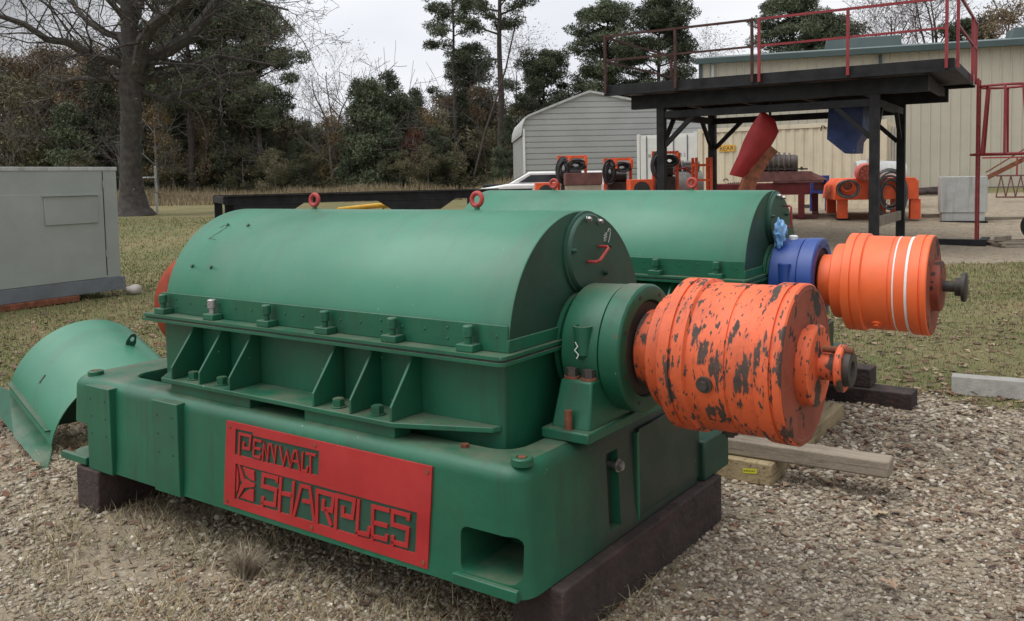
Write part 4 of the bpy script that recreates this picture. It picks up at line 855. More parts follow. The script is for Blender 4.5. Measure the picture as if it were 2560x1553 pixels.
# ------------------------------------------------------------------ platform
UV_O = LD(7.87, 15.7); PU = -RH*.8477+FH*.5305; PV = RH*.5305+FH*.8477
def PP(u, v, z): return UV_O+PU*u+PV*v+np.array([0, 0, z])
def platform():
    og = UV_O.copy(); root = empty('steel_platform', og); P = dict(org=og)
    def bx(u0, u1, v0, v1, z0, z1): return MB().hexa([PP(u0, v0, z0), PP(u0, v1, z0), PP(u1, v1, z0), PP(u1, v0, z0)], [PP(u0, v0, z1), PP(u0, v1, z1), PP(u1, v1, z1), PP(u1, v0, z1)])
    obj('deck', bx(.05, 6.75, .05, 3.95, 3.42, 3.46), BLACK, root, bevel=.002, **P)
    for a in ((0, 6.8, 0, .05), (0, 6.8, 3.95, 4.0), (0, .05, .051, 3.949), (6.75, 6.8, .051, 3.949)): obj('toe_board', bx(*a, 3.40, 3.575), BLACK, root, bevel=.004, **P)
    for v in (-.03, 3.93): obj('edge_channel', bx(-.03, 6.83, v, v+.10, 3.35, 3.399), BLACK, root, bevel=.003, **P)
    for v in (.32, 3.55): obj('main_beam', bx(.45, 6.35, v, v+.16, 3.05, 3.345), BLACK, root, bevel=.003, **P)
    for u in (.5, 1.75, 3.0, 4.3, 5.55, 6.3): obj('joist', bx(u, u+.1, .485, 3.545, 3.16, 3.34), BLACK, root, bevel=.002, **P)
    for v in (.34, 3.58): obj('tie_beam', bx(1.47, 5.6, v, v+.12, 2.83, 2.975), BLACK, root, bevel=.003, **P)
    for u in (1.32, 5.62): obj('tie_beam', bx(u, u+.12, .50, 3.54, 2.83, 2.975), BLACK, root, bevel=.003, **P)
    for u in (1.38, 5.68):
        for v in (.40, 3.64):
            g = PP(u, v, 0); z = float(gzn(g[0], g[1])); obj('post', bx(u-.085, u+.085, v-.085, v+.085, z-.02, 3.049), BLACK, root, bevel=.006, **P)
            s_ = 1 if u < 3 else -1; obj('knee_brace', MB().bar(PP(u+s_*.08, v, 2.25), PP(u+s_*.72, v, 2.86), .09), BLACK, root, bevel=.003, **P)
            if v < 2 or u > 3: pass
            s2 = 1 if v < 2 else -1; obj('knee_brace', MB().bar(PP(u, v+s2*.08, 2.25), PP(u, v+s2*.72, 2.86), .08), BLACK, root, bevel=.003, **P)
    obj('low_brace', MB().bar(PP(1.38, .49, .62), PP(1.38, 3.55, .62), .06, .20), MATS['weathered_timber'], root, bevel=.004, **P)
    def rail(name, pts, zt, zm, m, vs):
        q = MB(); a, b = pts
        q.bar(PP(*a, zt), PP(*b, zt), .045); q.bar(PP(*a, zm), PP(*b, zm), .04)
        o = obj(name, q, m, root, **P)
        for t in vs:
            p = np.array(a)+(np.array(b)-np.array(a))*t; o2 = obj('rail_post', MB().bar(PP(*p, 3.40), PP(*p, zt+.02), .05), m, o, **P)
    rail('guard_rail', [(6.78, -.06), (3.58, -.06)], 4.62, 4.10, RAILB, (0, .5, 1)); rail('guard_rail', [(3.44, -.06), (.12, -.06)], 4.62, 4.10, RAILR, (0, .5, 1))
    rail('guard_rail', [(-.05, .05), (-.05, 3.85)], 4.70, 4.15, RAILR, (0, .78, 1)); rail('guard_rail', [(6.84, .05), (6.84, 3.9)], 4.62, 4.10, RAILB, (1,))
    q = MB(); q.add([PP(-.05, 3.05, 3.6), PP(-.05, 3.75, 3.6), PP(-.05, 3.75, 4.6), PP(-.05, 3.05, 4.6)], [(0, 1, 2, 3)])
    q = MB(); 
    for i in range(9): q.bar(PP(-.05, 3.05+.08*i, 3.6), PP(-.05, 3.05+.08*i, 4.65), .02)
    obj('gate_panel', q, RAILR, root, **P)
    # ladder with cage
    lv = 3.2; lu = -.16
    zb = float(gzn(*PP(lu, lv, 0)[:2])); q = MB()
    pa = PP(lu, lv-.2, 0); 
    for s_ in (-.22, .22): q.bar(PP(lu, lv+s_, zb), PP(lu, lv+s_, 3.45), .05)
    lad = obj('ladder', q, RAILR, root, **P)
    q = MB()
    for i in range(11): q.bar(PP(lu, lv-.2, zb+.3*i+.1), PP(lu, lv+.2, zb+.3*i+.1), .025)
    obj('rung', q, RAILR, lad, **P); 
    q = MB(); cen = (lu-.47, lv); z1, z2 = 3.28, 1.9
    for z_, r_ in ((z1, .46), (z2, .60)): q.tube([PP(cen[0]+(r_)*math.cos(t), cen[1]+r_*math.sin(t)*.95, z_) for t in np.linspace(-PI*.86, PI*.86, 26)], .028, 6)
    for t in np.linspace(-PI*.80, PI*.80, 7): q.bar(PP(cen[0]-.46*math.cos(t*.9+PI*0)*-1*-1, cen[1]+.46*math.sin(t), z1), PP(cen[0]-.60*math.cos(t*.9), cen[1]+.60*math.sin(t), z2), .045)
    obj('ladder_cage', q, RAILR, lad, **P)
    obj('base_beam', bx(-.35, 1.2, lv-.35, lv-.20, zb-.01, zb+.12).add(*[bx(-.35, -.2, lv-.1, lv+.9, zb-.01, zb+.10).v, bx(0, 1, 0, 1, 0, 1).f]), BLACK, root, bevel=.004, **P)
    tag(root, 'tall black steel work platform with red and rusty guard rails and a caged ladder', 'platform')
platform()
# red curved chute and blue hopper hung under the platform
def chute():
    root = empty('red_chute', W(1880, 490, 19.0)); og = np.array(root.location); z = .05
    ctr = [(1905, 275), (1938, 300), (1947, 330), (1930, 362), (1900, 402), (1858, 445)]; lft = [(1905, 275), (1880, 312), (1860, 350), (1845, 390), (1833, 415), (1823, 437)]
    q = MB(); n = len(ctr); L_ = []; 
    for i in range(n):
        a, b = lft[i], ctr[i]; row = []
        for j in range(7):
            t = j/6; bulge = math.sin(PI*t)*.10+.18*max(0, t-.6); row.append(W(a[0]+(b[0]-a[0])*t, a[1]+(b[1]-a[1])*t, 17.9+.25*t-bulge))
        L_.append(row)
    V = [p for r_ in L_ for p in r_]+[p+FH*.012 for r_ in L_ for p in r_]; k = n*7
    F = []
    for i in range(n-1):
        for j in range(6): x = i*7+j; F += [(x, x+1, x+8, x+7), (k+x, k+x+7, k+x+8, k+x+1)]
    q.add(V, F); obj('curved_sheet', q, CRED, root, org=og)
    q = MB(); rr = [(1928, 365), (1946, 380), (1925, 402), (1908, 430), (1893, 455), (1888, 478), (1852, 478), (1860, 452), (1880, 415), (1905, 388)]
    v0 = [W(x, y, 18.05) for x, y in rr]; v1 = [p+FH*.25 for p in v0]; m_ = len(rr); q.add(v0+v1, [tuple(range(m_)), tuple(range(m_, 2*m_))[::-1]]+[(i, (i+1) % m_, m_+(i+1) % m_, m_+i) for i in range(m_)])
    obj('rusty_backing', q, RUST, root, org=og, smooth=0)
    q = MB(); a = W(1925, 290, 18.1); q.bar(a, (a[0], a[1], 3.06), .04); obj('hanger', q, BLACK, root, org=og)
    tag(root, 'red curved steel chute sheet hanging under the black platform', 'chute')
    root = empty('blue_hopper', W(2105, 390, 18)); og = np.array(root.location)
    pl = [(2072, 250), (2067, 348), (2112, 384), (2141, 383), (2143, 356), (2156, 338), (2158, 255)]
    v0 = [W(x, y, 17.6) for x, y in pl]; v1 = [p+PV*.7 for p in v0]; m_ = len(pl); q = MB().add(v0+v1, [tuple(range(m_)), tuple(range(m_, 2*m_))[::-1]]+[(i, (i+1) % m_, m_+(i+1) % m_, m_+i) for i in range(m_)])
    obj('hopper_body', q, DBLUE, root, org=og, bevel=.004, smooth=20); q = MB()
    for x, y in ((2090, 362), (2106, 375), (2075, 345), (2134, 376)): p = W(x, y, 17.595); q.cyl(p, p-FH*.01, .008, 8)
    obj('hopper_bolt', q, STEEL, root, org=og); h = W(2064, 322, 17.6); obj('hook', MB().tube([h, h+np.array([0, 0, .05])-RH*.03, h+np.array([0, 0, .06])-RH*.07, h-RH*.09+np.array([0, 0, .01]), h-RH*.09-np.array([0, 0, .04])], .012, 8), BLACK, root, org=og)
    tag(root, 'dark blue steel hopper hanging under the black platform', 'hopper')
chute()
#@@YARDB
# ------------------------------------------------------------------ containers, building, shed
def frame_local(pr, dr, pl, dl):
    """thing frame from its right and left front ground points given as pixel x and distance"""
    R = W(pr, 440, dr); L_ = W(pl, 440, dl); R[2] = L_[2] = 0; u = L_-R; n = np.linalg.norm(u); u /= n; v = np.array([-u[1], u[0], 0]); v = v if v @ FH > 0 else -v
    return R, u, v, n
def container(pr, dr, pl, dl, zb, m, label, letters=None, Hc=2.59, deep=2.44, corr=True, ends=False):
    R, u, v, Ln = frame_local(pr, dr, pl, dl); root = empty('shipping_container', (R[0], R[1], zb)); Bm = basis((0, 0, 0), u, v)
    def add(name, q, mm, par=root, **k): return obj(name, q.xf(Bm), mm, par, **k)
    q = MB(); pts = []; x = .16; k = 0
    while x < Ln-.16:
        pts += [(x, .03), (x+.10, .03), (x+.14, .06), (x+.24, .06)]; x += .28
    V = [(a, b, .17) for a, b in pts]+[(a, b, Hc-.14) for a, b in pts]; n = len(pts); q.add(V, [(i, i+1, n+i+1, n+i) for i in range(n-1)]); w1 = add('side_wall', q, m, smooth=0, recalc=False)
    q = MB(); q.box((.1, .07, .15), (Ln-.1, deep-.05, Hc-.02)); add('box_body', q, m, bevel=.003)
    add('bottom_rail', MB().box((.16, 0, 0), (Ln-.16, .06, .168)), m, bevel=.004); add('top_rail', MB().box((.16, 0, Hc-.138), (Ln-.16, .06, Hc-.01)), m, bevel=.004)
    for x in (0, Ln-.16):
        add('corner_post', MB().box((x, 0, 0), (x+.16, .16, Hc)), m, bevel=.006); add('corner_post', MB().box((x, deep-.16, 0), (x+.16, deep, Hc)), m, bevel=.006)
    q = MB()
    for x in (Ln*.36, Ln*.60): q.box((x, -.003, .02), (x+.36, .0, .13))
    add('fork_pocket', q, INK, smooth=0)
    if ends:   # doors on the right end
        q = MB().box((-.02, .18, .17), (.098, deep-.18, Hc-.15)); dr_ = add('end_door', q, m, bevel=.004)
        q = MB()
        for y in (.5, .9, 1.5, 1.95): q.cyl((-.05, y, .2), (-.05, y, Hc-.2), .02, 8)
        add('lock_rod', q, ALU, dr_)
    if letters:
        for s_, sz, x, z, mm, plate in letters:
            t = text_mb(s_, sz).xf(Matrix.Rotation(PI/2, 4, 'X')); wd = max(p[0] for p in t.v); t.v = [(x-p[0], -.004+p[1]*.5, z+p[2]) for p in t.v]
            t.f = t.f
            if plate: add('yellow_sign', MB().box((x-wd-.03, -.002, z-.03), (x+.03, .028, z+sz*.75+.03)), YELL, smooth=0)
            add('lettering', t, mm, smooth=0)
    tag(root, label, 'container'); return root
container(2216, 25.6, 1745, 28.9, .50, CREAM, 'cream twenty foot shipping container with a REAR sign behind the platform', letters=[('REAR', .20, 5.06, 1.86, INK, True)], ends=True)
# second container end-on behind it
def container_end():
    R, u, v, Ln = frame_local(1743, 31.6, 1660, 32.4); Ln = 2.44; zb = .56; root = empty('shipping_container', (R[0], R[1], zb)); Bm = basis((0, 0, 0), u, v)
    CW = mat('white_container_paint', (.56, .56, .52), .5, var=.05, dirt=(.4, .37, .3), dirt_amt=.4, dscale=2)
    def add(name, q, mm, par=root, **k): return obj(name, q.xf(Bm), mm, par, **k)
    add('box_body', MB().box((.05, .07, .12), (Ln-.05, 6.0, 2.55)), CW, bevel=.004)
    for x in (0, Ln-.12): add('corner_post', MB().box((x, 0, 0), (x+.12, .12, 2.59)), CW, bevel=.006)
    for i in range(2):
        x0 = .13+i*1.1; d = add('door', MB().box((x0, .02, .14), (x0+1.07, .069, 2.45)), CW, bevel=.004)
        for x in (x0+.25, x0+.8): add('lock_rod', MB().cyl((x, 0, .14), (x, 0, 2.5), .02, 8), GINK, d)
    for s_, sz, x, z in (('0000', .17, 1.98, 1.72), ('147025 2', .17, 1.10, 1.72), ('2201', .15, .80, 1.48)):
        t = text_mb(s_, sz).xf(Matrix.Rotation(PI/2, 4, 'X')); t.v = [(x-p[0], .012+p[1]*.5, z+p[2]) for p in t.v]; add('lettering', t, GINK, smooth=0)
    tag(root, 'white container with lettered doors, between the grey shed and the cream container', 'container')
container_end()
def building():
    R, u, v, Ln = frame_local(2760, 34.5, 1752, 39.4); root = empty('metal_building', (R[0], R[1], .8)); Bm = basis((0, 0, 0), u, v); zb = .8
    def add(name, q, mm, par=root, **k): return obj(name, q.xf(Bm), mm, par, **k)
    He = 1.6+5.0-zb; q = MB(); pts = []; x = 0
    while x < Ln: pts += [(x, 0), (x+.27, 0), (x+.30, -.035), (x+.34, -.035), (x+.37, 0)]; x += .37
    pts.append((Ln, 0)); pts = [(min(a, Ln), b) for a, b in pts]; n = len(pts); q.add([(a, b, 0) for a, b in pts]+[(a, b, He) for a, b in pts], [(i, i+1, n+i+1, n+i) for i in range(n-1)]); add('front_wall', q, WALLC, smooth=0, recalc=False)
    q = MB().prism([(0.02, 0), (16, 0), (16, He), (8, He+1.1), (.02, He)], 0.02, Ln-.001, axis=0); add('shell', q, WALLC, smooth=0)
    q = MB().prism([(-.30, He-.02), (8, He+1.12), (16.3, He-.02), (16.3, He+.08), (8, He+1.24), (-.30, He+.08)], -.15, Ln+.15, axis=0); add('roof', q, TEALR, smooth=0)
    q = MB().box((-.15, -.42, He-.16), (Ln+.16, -.301, He+.10)); add('gutter', q, TEALT, bevel=.02)
    add('corner_trim', MB().box((Ln-.10, -.06, 0), (Ln+.06, .1, He-.02)), TEALT, bevel=.004)
    for x in (Ln-.62, Ln*.52, 2.2): add('downpipe', MB().box((x, -.14, .1), (x+.12, -.05, He-.17)), LGREY if x > Ln-1 else TEALT, bevel=.01)
    add('base_trim', MB().box((0, -.07, 0), (Ln, -.036, .08)), TEALT)
    for x0, x1 in ((6.6, 10.2), (.2, 1.9)): add('ridge_vent', MB().prism([(x0, He+1.05), (x1, He+1.05), (x1-.1, He+1.62), (x0+.1, He+1.62)], 7.2, 8.8, axis=1), TEALR, bevel=.03)
    tag(root, 'long beige metal-sided building with a teal roof edge at the right', 'building')
building()
def shed():
    z0 = 1.47; R, u, v, Ln = frame_local(1765, 36.4, 1308, 36.0); root = empty('metal_shed', (R[0], R[1], z0)); Bm = basis((0, 0, 0), u, v)
    def add(name, q, mm, par=root, **k): return obj(name, q.xf(Bm), mm, par, **k)
    Hw = 2.30; Hp = 3.62
    def top(x):
        t = (Ln*.635-x)/(Ln*.635) if x < Ln*.635 else (x-Ln*.635)/(Ln*.365); base_ = Hp-(Hp-Hw-.28)*t**1.05
        return base_-.30*max(0, (t-.93)/.07)**2
    q = MB(); z = 0; N_ = 34; k = 0
    # horizontal corrugation: strips with a recessed groove
    zs = []; z = 0
    while z < Hp+.1: zs += [(z, -.0), (z+.175, 0), (z+.19, .03), (z+.215, .03)]; z += .23
    def width(zz):
        xs = [i*Ln/400 for i in range(401) if top(i*Ln/400) >= zz]
        return (min(xs), max(xs)) if xs else None
    prev = None
    for zz, yy in zs:
        w_ = width(zz)
        if not w_: break
        cur = [(w_[0], yy, zz), (w_[1], yy, zz)]
        if prev: q.add([prev[0], prev[1], cur[1], cur[0]], [(0, 1, 2, 3)])
        prev = cur
    if prev: q.add([prev[0], prev[1], (Ln*.635+.05, 0, Hp), (Ln*.635-.05, 0, Hp)], [(0, 1, 2, 3)])
    add('gable_wall', q, SHEDM, smooth=0, recalc=False)
    P_ = [(i*Ln/60, top(i*Ln/60)) for i in range(61)]; P_ = [(-.04, 1.95)]+P_+[(Ln+.04, 1.95)]
    q = MB(); n = len(P_)
    V = [(x, -.10, z+.03) for x, z in P_]+[(x, 7.5, z+.03) for x, z in P_]+[(x, -.10, z-.06) for x, z in P_]+[(x, 7.5, z-.06) for x, z in P_]
    F = []
    for i in range(n-1): F += [(i, i+1, n+i+1, n+i), (2*n+i, 3*n+i, 3*n+i+1, 2*n+i+1), (i, 2*n+i, 2*n+i+1, i+1)]
    q.add(V, F); add('roof', q, LGREY, smooth=40)
    for x in (.0, Ln-.08): add('corner_trim', MB().box((x-.02, -.05, 0), (x+.07, -.003, 2.15)), WHITE, bevel=.003)
    q = MB().box((0.02, .04, 0), (.05, 7.4, 2.2)); q.box((Ln-.05, .04, 0), (Ln-.02, 7.4, 2.2)); add('side_wall', q, SHEDM, smooth=0)
    add('base_rail', MB().box((0, .0, -.16), (Ln, 7.4, -.002)), CONC)
    tag(root, 'grey metal carport shed with horizontal ribbed siding and a low gable', 'shed')
shed()
# ------------------------------------------------------------------ yard equipment
def coil(mb, c, r1, r2, turns, rad, ax_u, ax_v, ax_w, seed=0):
    rnd = random.Random(seed); n = 26
    for t in range(turns):
        k_ = .48+.62*rnd.random(); a = r1*k_; b = r2*(k_+.1*rnd.random()); o_ = ax_w*(rnd.random()-.5)*.22+ax_u*(rnd.random()-.5)*.3*r1+ax_v*(rnd.random()-.5)*.2*r2
        mb.tube([c+o_+ax_u*a*math.cos(2*PI*i/n)+ax_v*b*math.sin(2*PI*i/n)+ax_w*.03*math.sin(4*PI*i/n+t) for i in range(n)], rad, 5, closed=True)
UPV = np.array([0, 0, 1.])
def reel_rack(px, d, hz, label, wd=.62, box=True, side=1):
    """orange skid with uprights and hoses slung over them"""
    g = W(px, 480, d); z0 = float(gzn(g[0], g[1])); root = empty('hose_rack', (g[0], g[1], z0)); Bm = basis((0, 0, 0), RH, FH); T = hz-z0
    def add(name, q, mm, **k): return obj(name, q.xf(Bm), mm, root, **k)
    q = MB()
    for x in (0, wd): q.box((x-.035, -.04, .4), (x+.035, .04, T))
    q.box((.036, -.03, T-.07), (wd-.036, .03, T-.005)); add('upright_frame', q, ORM, bevel=.004)
    [add('arm', MB().box((x_, -.30, T-.28), (x_+.06, -.041, T-.05)), ORM, bevel=.003) for x_ in (wd*.35, wd-.03)]
    if box:
        q = MB().box((-.62*side if side > 0 else wd+.04, -.35, .35), (-.06 if side > 0 else wd+.62, .35, T-.68)); add('drive_box', q, ORM, bevel=.01)
        cx_ = -.34 if side > 0 else wd+.33; q = MB().cyl((cx_, -.352, T-.93), (cx_, -.36, T-.93), .20, 24); add('opening', q, INK)
    add('skid', MB().box((-.65, -.4, 0), (wd+.65, -.25, .36)).box((-.65, .25, 0), (wd+.65, .4, .36)).box((-.65, -.249, .2), (-.5, .249, .35)).box((wd+.5, -.249, .2), (wd+.65, .249, .35)), ORM, bevel=.006)
    add('engine_block', MB().box((.06, -.10, .37), (wd-.06, .34, T-.62)), DSTEEL, bevel=.02); add('engine_cover', MB().cyl((.1, .1, T-.50), (wd-.1, .1, T-.50), .13, 18), DSTEEL)
    q = MB(); X_, Y_, Z_ = np.array([1., 0, 0]), np.array([0, 1., 0]), UPV
    coil(q, np.array([.10, -.16, T-.36]), .14, .28, 26, .028, X_, Z_, Y_, int(px)); coil(q, np.array([wd*.62, -.18, T-.24]), wd*.34, .11, 18, .026, X_, Z_, Y_, int(px)+1)
    add('hose_coil', q, RUBBER); tag(root, label, 'hose rack', 'orange hose racks in the yard')
reel_rack(1398, 22.5, 2.16, 'orange hose rack with coiled black hose in front of the left of the grey shed', wd=.68)
reel_rack(1513, 22.8, 2.08, 'orange hose rack with a drooping black hose bundle, right of the rusty bin', wd=.66, box=False)
reel_rack(1634, 21.6, 2.20, 'orange hose rack with a round opening, half hidden by the platform post', wd=.58)
def rusty_bin():
    g = W(1457, 480, 20.5); z0 = float(gzn(g[0], g[1])); root = empty('bin', (g[0], g[1], z0)); Bm = basis((0, 0, 0), RH, FH)
    obj('bin_body', MB().hexa([(-.36, -.3, 0), (.36, -.3, 0), (.36, .3, 0), (-.36, .3, 0)], [(-.40, -.34, 1.22), (.40, -.34, 1.22), (.40, .34, 1.22), (-.40, .34, 1.22)]).xf(Bm), mat('tan_tank_plastic', (.33, .27, .2), .6), root, bevel=.01)
    obj('rusty_rim', MB().box((-.42, -.36, 1.222), (.42, .36, 1.50)).xf(Bm), DRUST, root, bevel=.006); tag(root, 'tan bin with a rusty brown steel rim among the orange hose racks', 'bin')
rusty_bin()
def orange_frame():
    g = W(1755, 480, 20.5); z0 = float(gzn(g[0], g[1])); root = empty('orange_stand', (g[0], g[1], z0)); Bm = basis((0, 0, 0), RH, FH); q = MB(); T = 2.0-z0
    for x in (-.17, .17):
        for y in (-.2, .2): q.box((x-.03, y-.03, 0), (x+.03, y+.03, T))
    obj('upright', q.xf(Bm), ORM, root, bevel=.003); q = MB()
    for z in (.5, .95, 1.25, T-.2): 
        for y in (-.2, .2): q.box((-.14, y-.025, z), (.14, y+.025, z+.05))
        for x in (-.17, .17): q.box((x-.02, -.17, z), (x+.02, .17, z+.05))
    q.bar((-.14, -.2, .55), (.14, -.2, .95), .03); obj('cross_bar', q.xf(Bm), ORM, root, bevel=.003); tag(root, 'narrow orange ladder-like stand left of the platform post', 'stand')
orange_frame()
def pump():
    g = W(1712, 480, 22.5); z0 = float(gzn(g[0], g[1])); root = empty('pump_unit', (g[0], g[1], z0)); Bm = basis((0, 0, 0), RH, FH)
    obj('skid', MB().box((-.5, -.5, 0), (.5, .5, .5)).xf(Bm), ORM, root, bevel=.02); obj('cowl', MB().cyl((-.35, 0, .95), (.40, 0, .95), .38, 28).xf(Bm), LGREY, root)
    obj('motor', MB().cyl((-.05, -.05, 1.45), (.35, -.05, 1.45), .13, 20).box((0, -.15, 1.27), (.3, .1, 1.35)).xf(Bm), STEEL, root); obj('gearcase', MB().cyl((-.28, 0, 1.42), (-.10, 0, 1.42), .16, 20).xf(Bm), INK, root)
    obj('pipe', MB().tube([(-.4, -.2, 1.0), (-.3, -.25, 1.35), (-.05, -.25, 1.40), (.2, -.3, 1.2), (.3, -.3, .9)], .03, 8).xf(Bm), CRED, root); tag(root, 'grey pump unit with red pipe behind the orange ladder-like stand', 'pump')
pump()
def pickup():
    g = W(1345, 470, 25); z0 = float(gzn(g[0], g[1]))-.03; root = empty('white_pickup', (g[0], g[1], z0), 0); Bm = basis((0, 0, 0), RH, FH)
    q = MB().prism([(-1.75, .35), (2.6, .35), (2.6, .95), (1.0, 1.0), (-.9, .98), (-1.7, .86)], -.9, .9, axis=1); obj('body', q.xf(Bm), WHITE, root, bevel=.06, seg=3)
    q = MB().prism([(-.85, .98), (1.9, .98), (1.75, 1.30), (-.25, 1.31)], -.78, .78, axis=1); cab = obj('cab', q.xf(Bm), WHITE, root, bevel=.05, seg=3)
    q = MB().hexa([(-.80, -.72, 1.02), (-.80, .72, 1.02), (-.74, .72, 1.02), (-.74, -.72, 1.02)], [(-.30, -.66, 1.28), (-.30, .66, 1.28), (-.24, .66, 1.28), (-.24, -.66, 1.28)]); q.v = [(a-.03, b, c) for a, b, c in q.v]; obj('windshield', q.xf(Bm), GLASS, cab)
    q = MB().prism([(-.55, 1.02), (.6, 1.02), (.6, 1.22), (-.22, 1.22)], -.795, -.782, axis=1); obj('side_window', q.xf(Bm), GLASS, cab, smooth=0)
    for x in (-1.1, 1.7):
        for y in (-.9, .72): w_ = obj('tyre', MB().cyl((x, y, .34), (x, y+.18, .34), .34, 28).xf(Bm), RUBBER, root); obj('rim', MB().cyl((x, y-.005, .34), (x, y+.19, .34), .19, 20).xf(Bm), ALU, w_)
    q = MB().cyl((-2.6, -.1, .98), (-1.9, -.1, .98), .2, 16); obj('hood_scoop', MB().box((-1.55, -.75, .90), (-.9, .75, .985)).xf(Bm), BLACK, root, bevel=.03)
    tag(root, 'low white pickup with a dark windshield parked before the grey shed', 'pickup')
pickup()
def brown_decanter():
    """brown centrifuge on a maroon stand"""
    g = W(1955, 540, 23.4); z0 = .42; g = W(1935, 540, 23.4); root = empty('brown_centrifuge', (g[0], g[1], z0), 0); u = RH*.94-FH*.33; u /= np.linalg.norm(u); v = np.array([-u[1], u[0], 0]); Bm = basis((0, 0, 0), u, v)
    def add(name, q, mm, **k): return obj(name, q.xf(Bm), mm, root, **k)
    add('stand_beam', MB().box((-1.7, -.55, .62), (.9, -.40, .92)).box((-1.7, .95, .62), (.9, 1.10, .92)).box((.75, -.39, .62), (.9, .94, .92)), MAROON, bevel=.008)
    add('platform_plate', MB().box((.0, -.58, .921), (1.25, 1.12, .96)), DRUST, bevel=.005)
    for x, y in ((-1.5, -.55), (.62, -.55), (-1.5, .95), (.95, .95)): add('leg', MB().box((x, y, 0), (x+.16, y+.14, .62)), MAROON, bevel=.006)
    add('foot_beam', MB().box((-1.5, -.40, .0), (1.1, -.30, .10)).box((.98, .0, .0), (1.12, .94, .12)), DRUST, bevel=.004)
    add('bed', MB().hexa([(-.75, -.35, .961), (1.15, -.35, .961), (1.15, .55, .961), (-.75, .55, .961)], [(-.70, -.30, 1.24), (.95, -.30, 1.22), (.95, .5, 1.22), (-.70, .5, 1.24)]), DRUST, bevel=.02)
    pr = [(-.72, .10), (-.72, .25), (-.50, .27), (-.48, .33)]
    for i in range(7): pr += [(-.42+.13*i, .30-.012*i), (-.415+.13*i, .36-.012*i), (-.37+.13*i, .36-.012*i), (-.365+.13*i, .30-.012*i)]
    pr += [(.52, .24), (.60, .20), (.60, .08)]
    q = MB().lathe(pr, (.1, 1.43), n=40); add('ribbed_drum', q, mat('dusty_brown_metal', (.075, .058, .048), .6, var=.3, dirt=(.16, .13, .1), dirt_amt=.7, dscale=4))
    add('end_housing', MB().lathe([(-.98, .05), (-.97, .22), (-.80, .24), (-.721, .24)], (.1, 1.40), n=32), DRUST); q = MB()
    for i in range(6): q.cyl((-.3+.2*i, -.30, 1.25), (-.3+.2*i, -.30, 1.34), .03, 8)
    q.bar((-.4, -.29, 1.30), (.85, -.29, 1.28), .04); add('clamp_row', q, DSTEEL); add('discharge_end', MB().hexa([(.95, -.3, 1.0), (1.35, -.25, .98), (1.35, .4, .98), (.95, .45, 1.0)], [(.95, -.2, 1.20), (1.2, -.15, 1.08), (1.2, .3, 1.08), (.95, .35, 1.20)]), DRUST, bevel=.01)
    q = MB().hexa([(-.42, -.05, 1.66), (-.20, -.05, 1.70), (-.20, .25, 1.70), (-.42, .25, 1.66)], [(-.38, -.15, 2.14), (.04, -.15, 2.14), (.04, .35, 2.14), (-.38, .35, 2.14)]); add('feed_funnel', q, DSTEEL, bevel=.006)
    q = MB().tube([(-1.2-.0+.06*math.cos(t), -.48, 1.0+.06*math.sin(t)) for t in np.linspace(0, PI, 9)], .015, 6); add('lifting_hook', q, DRUST)
    q = MB()
    for i in range(14): q.box((-1.15+.05*i, -.50, .921), (-1.12+.05*i, -.46, .95+.03*random.random()))
    add('chain', q, DSTEEL)
    tag(root, 'small brown ribbed centrifuge on a maroon stand before the cream container', 'centrifuge')
    g = W(2048, 492, 25.0); root = empty('blue_box', (g[0], g[1], .5)); Bm = basis((0, 0, 0), RH, FH)
    zt = W(2048, 439, 25)[2]-.5; zb_ = W(2048, 485, 25)[2]-.5
    q = MB(); w_ = .27
    q.box((-w_, -.05, zb_), (w_, .3, zb_+.09)).box((-w_, -.05, zt-.09), (w_, .3, zt)).box((-w_, -.05, zb_+.0905), (-w_+.09, .3, zt-.0905)).box((w_-.09, -.05, zb_+.0905), (w_, .3, zt-.0905)); obj('frame', q.xf(Bm), BLUE, root, bevel=.004)
    obj('inside', MB().box((-w_+.09, .1, zb_+.09), (w_-.09, .28, zt-.09)).xf(Bm), DRUST, root, smooth=0); q = MB(); [q.box((x, 0, 0), (x+.06, .06, zb_)) for x in (-.25, .18)]; obj('leg', q.xf(Bm), BLUE, root); tag(root, 'square blue open frame behind the brown centrifuge', 'frame')
brown_decanter()
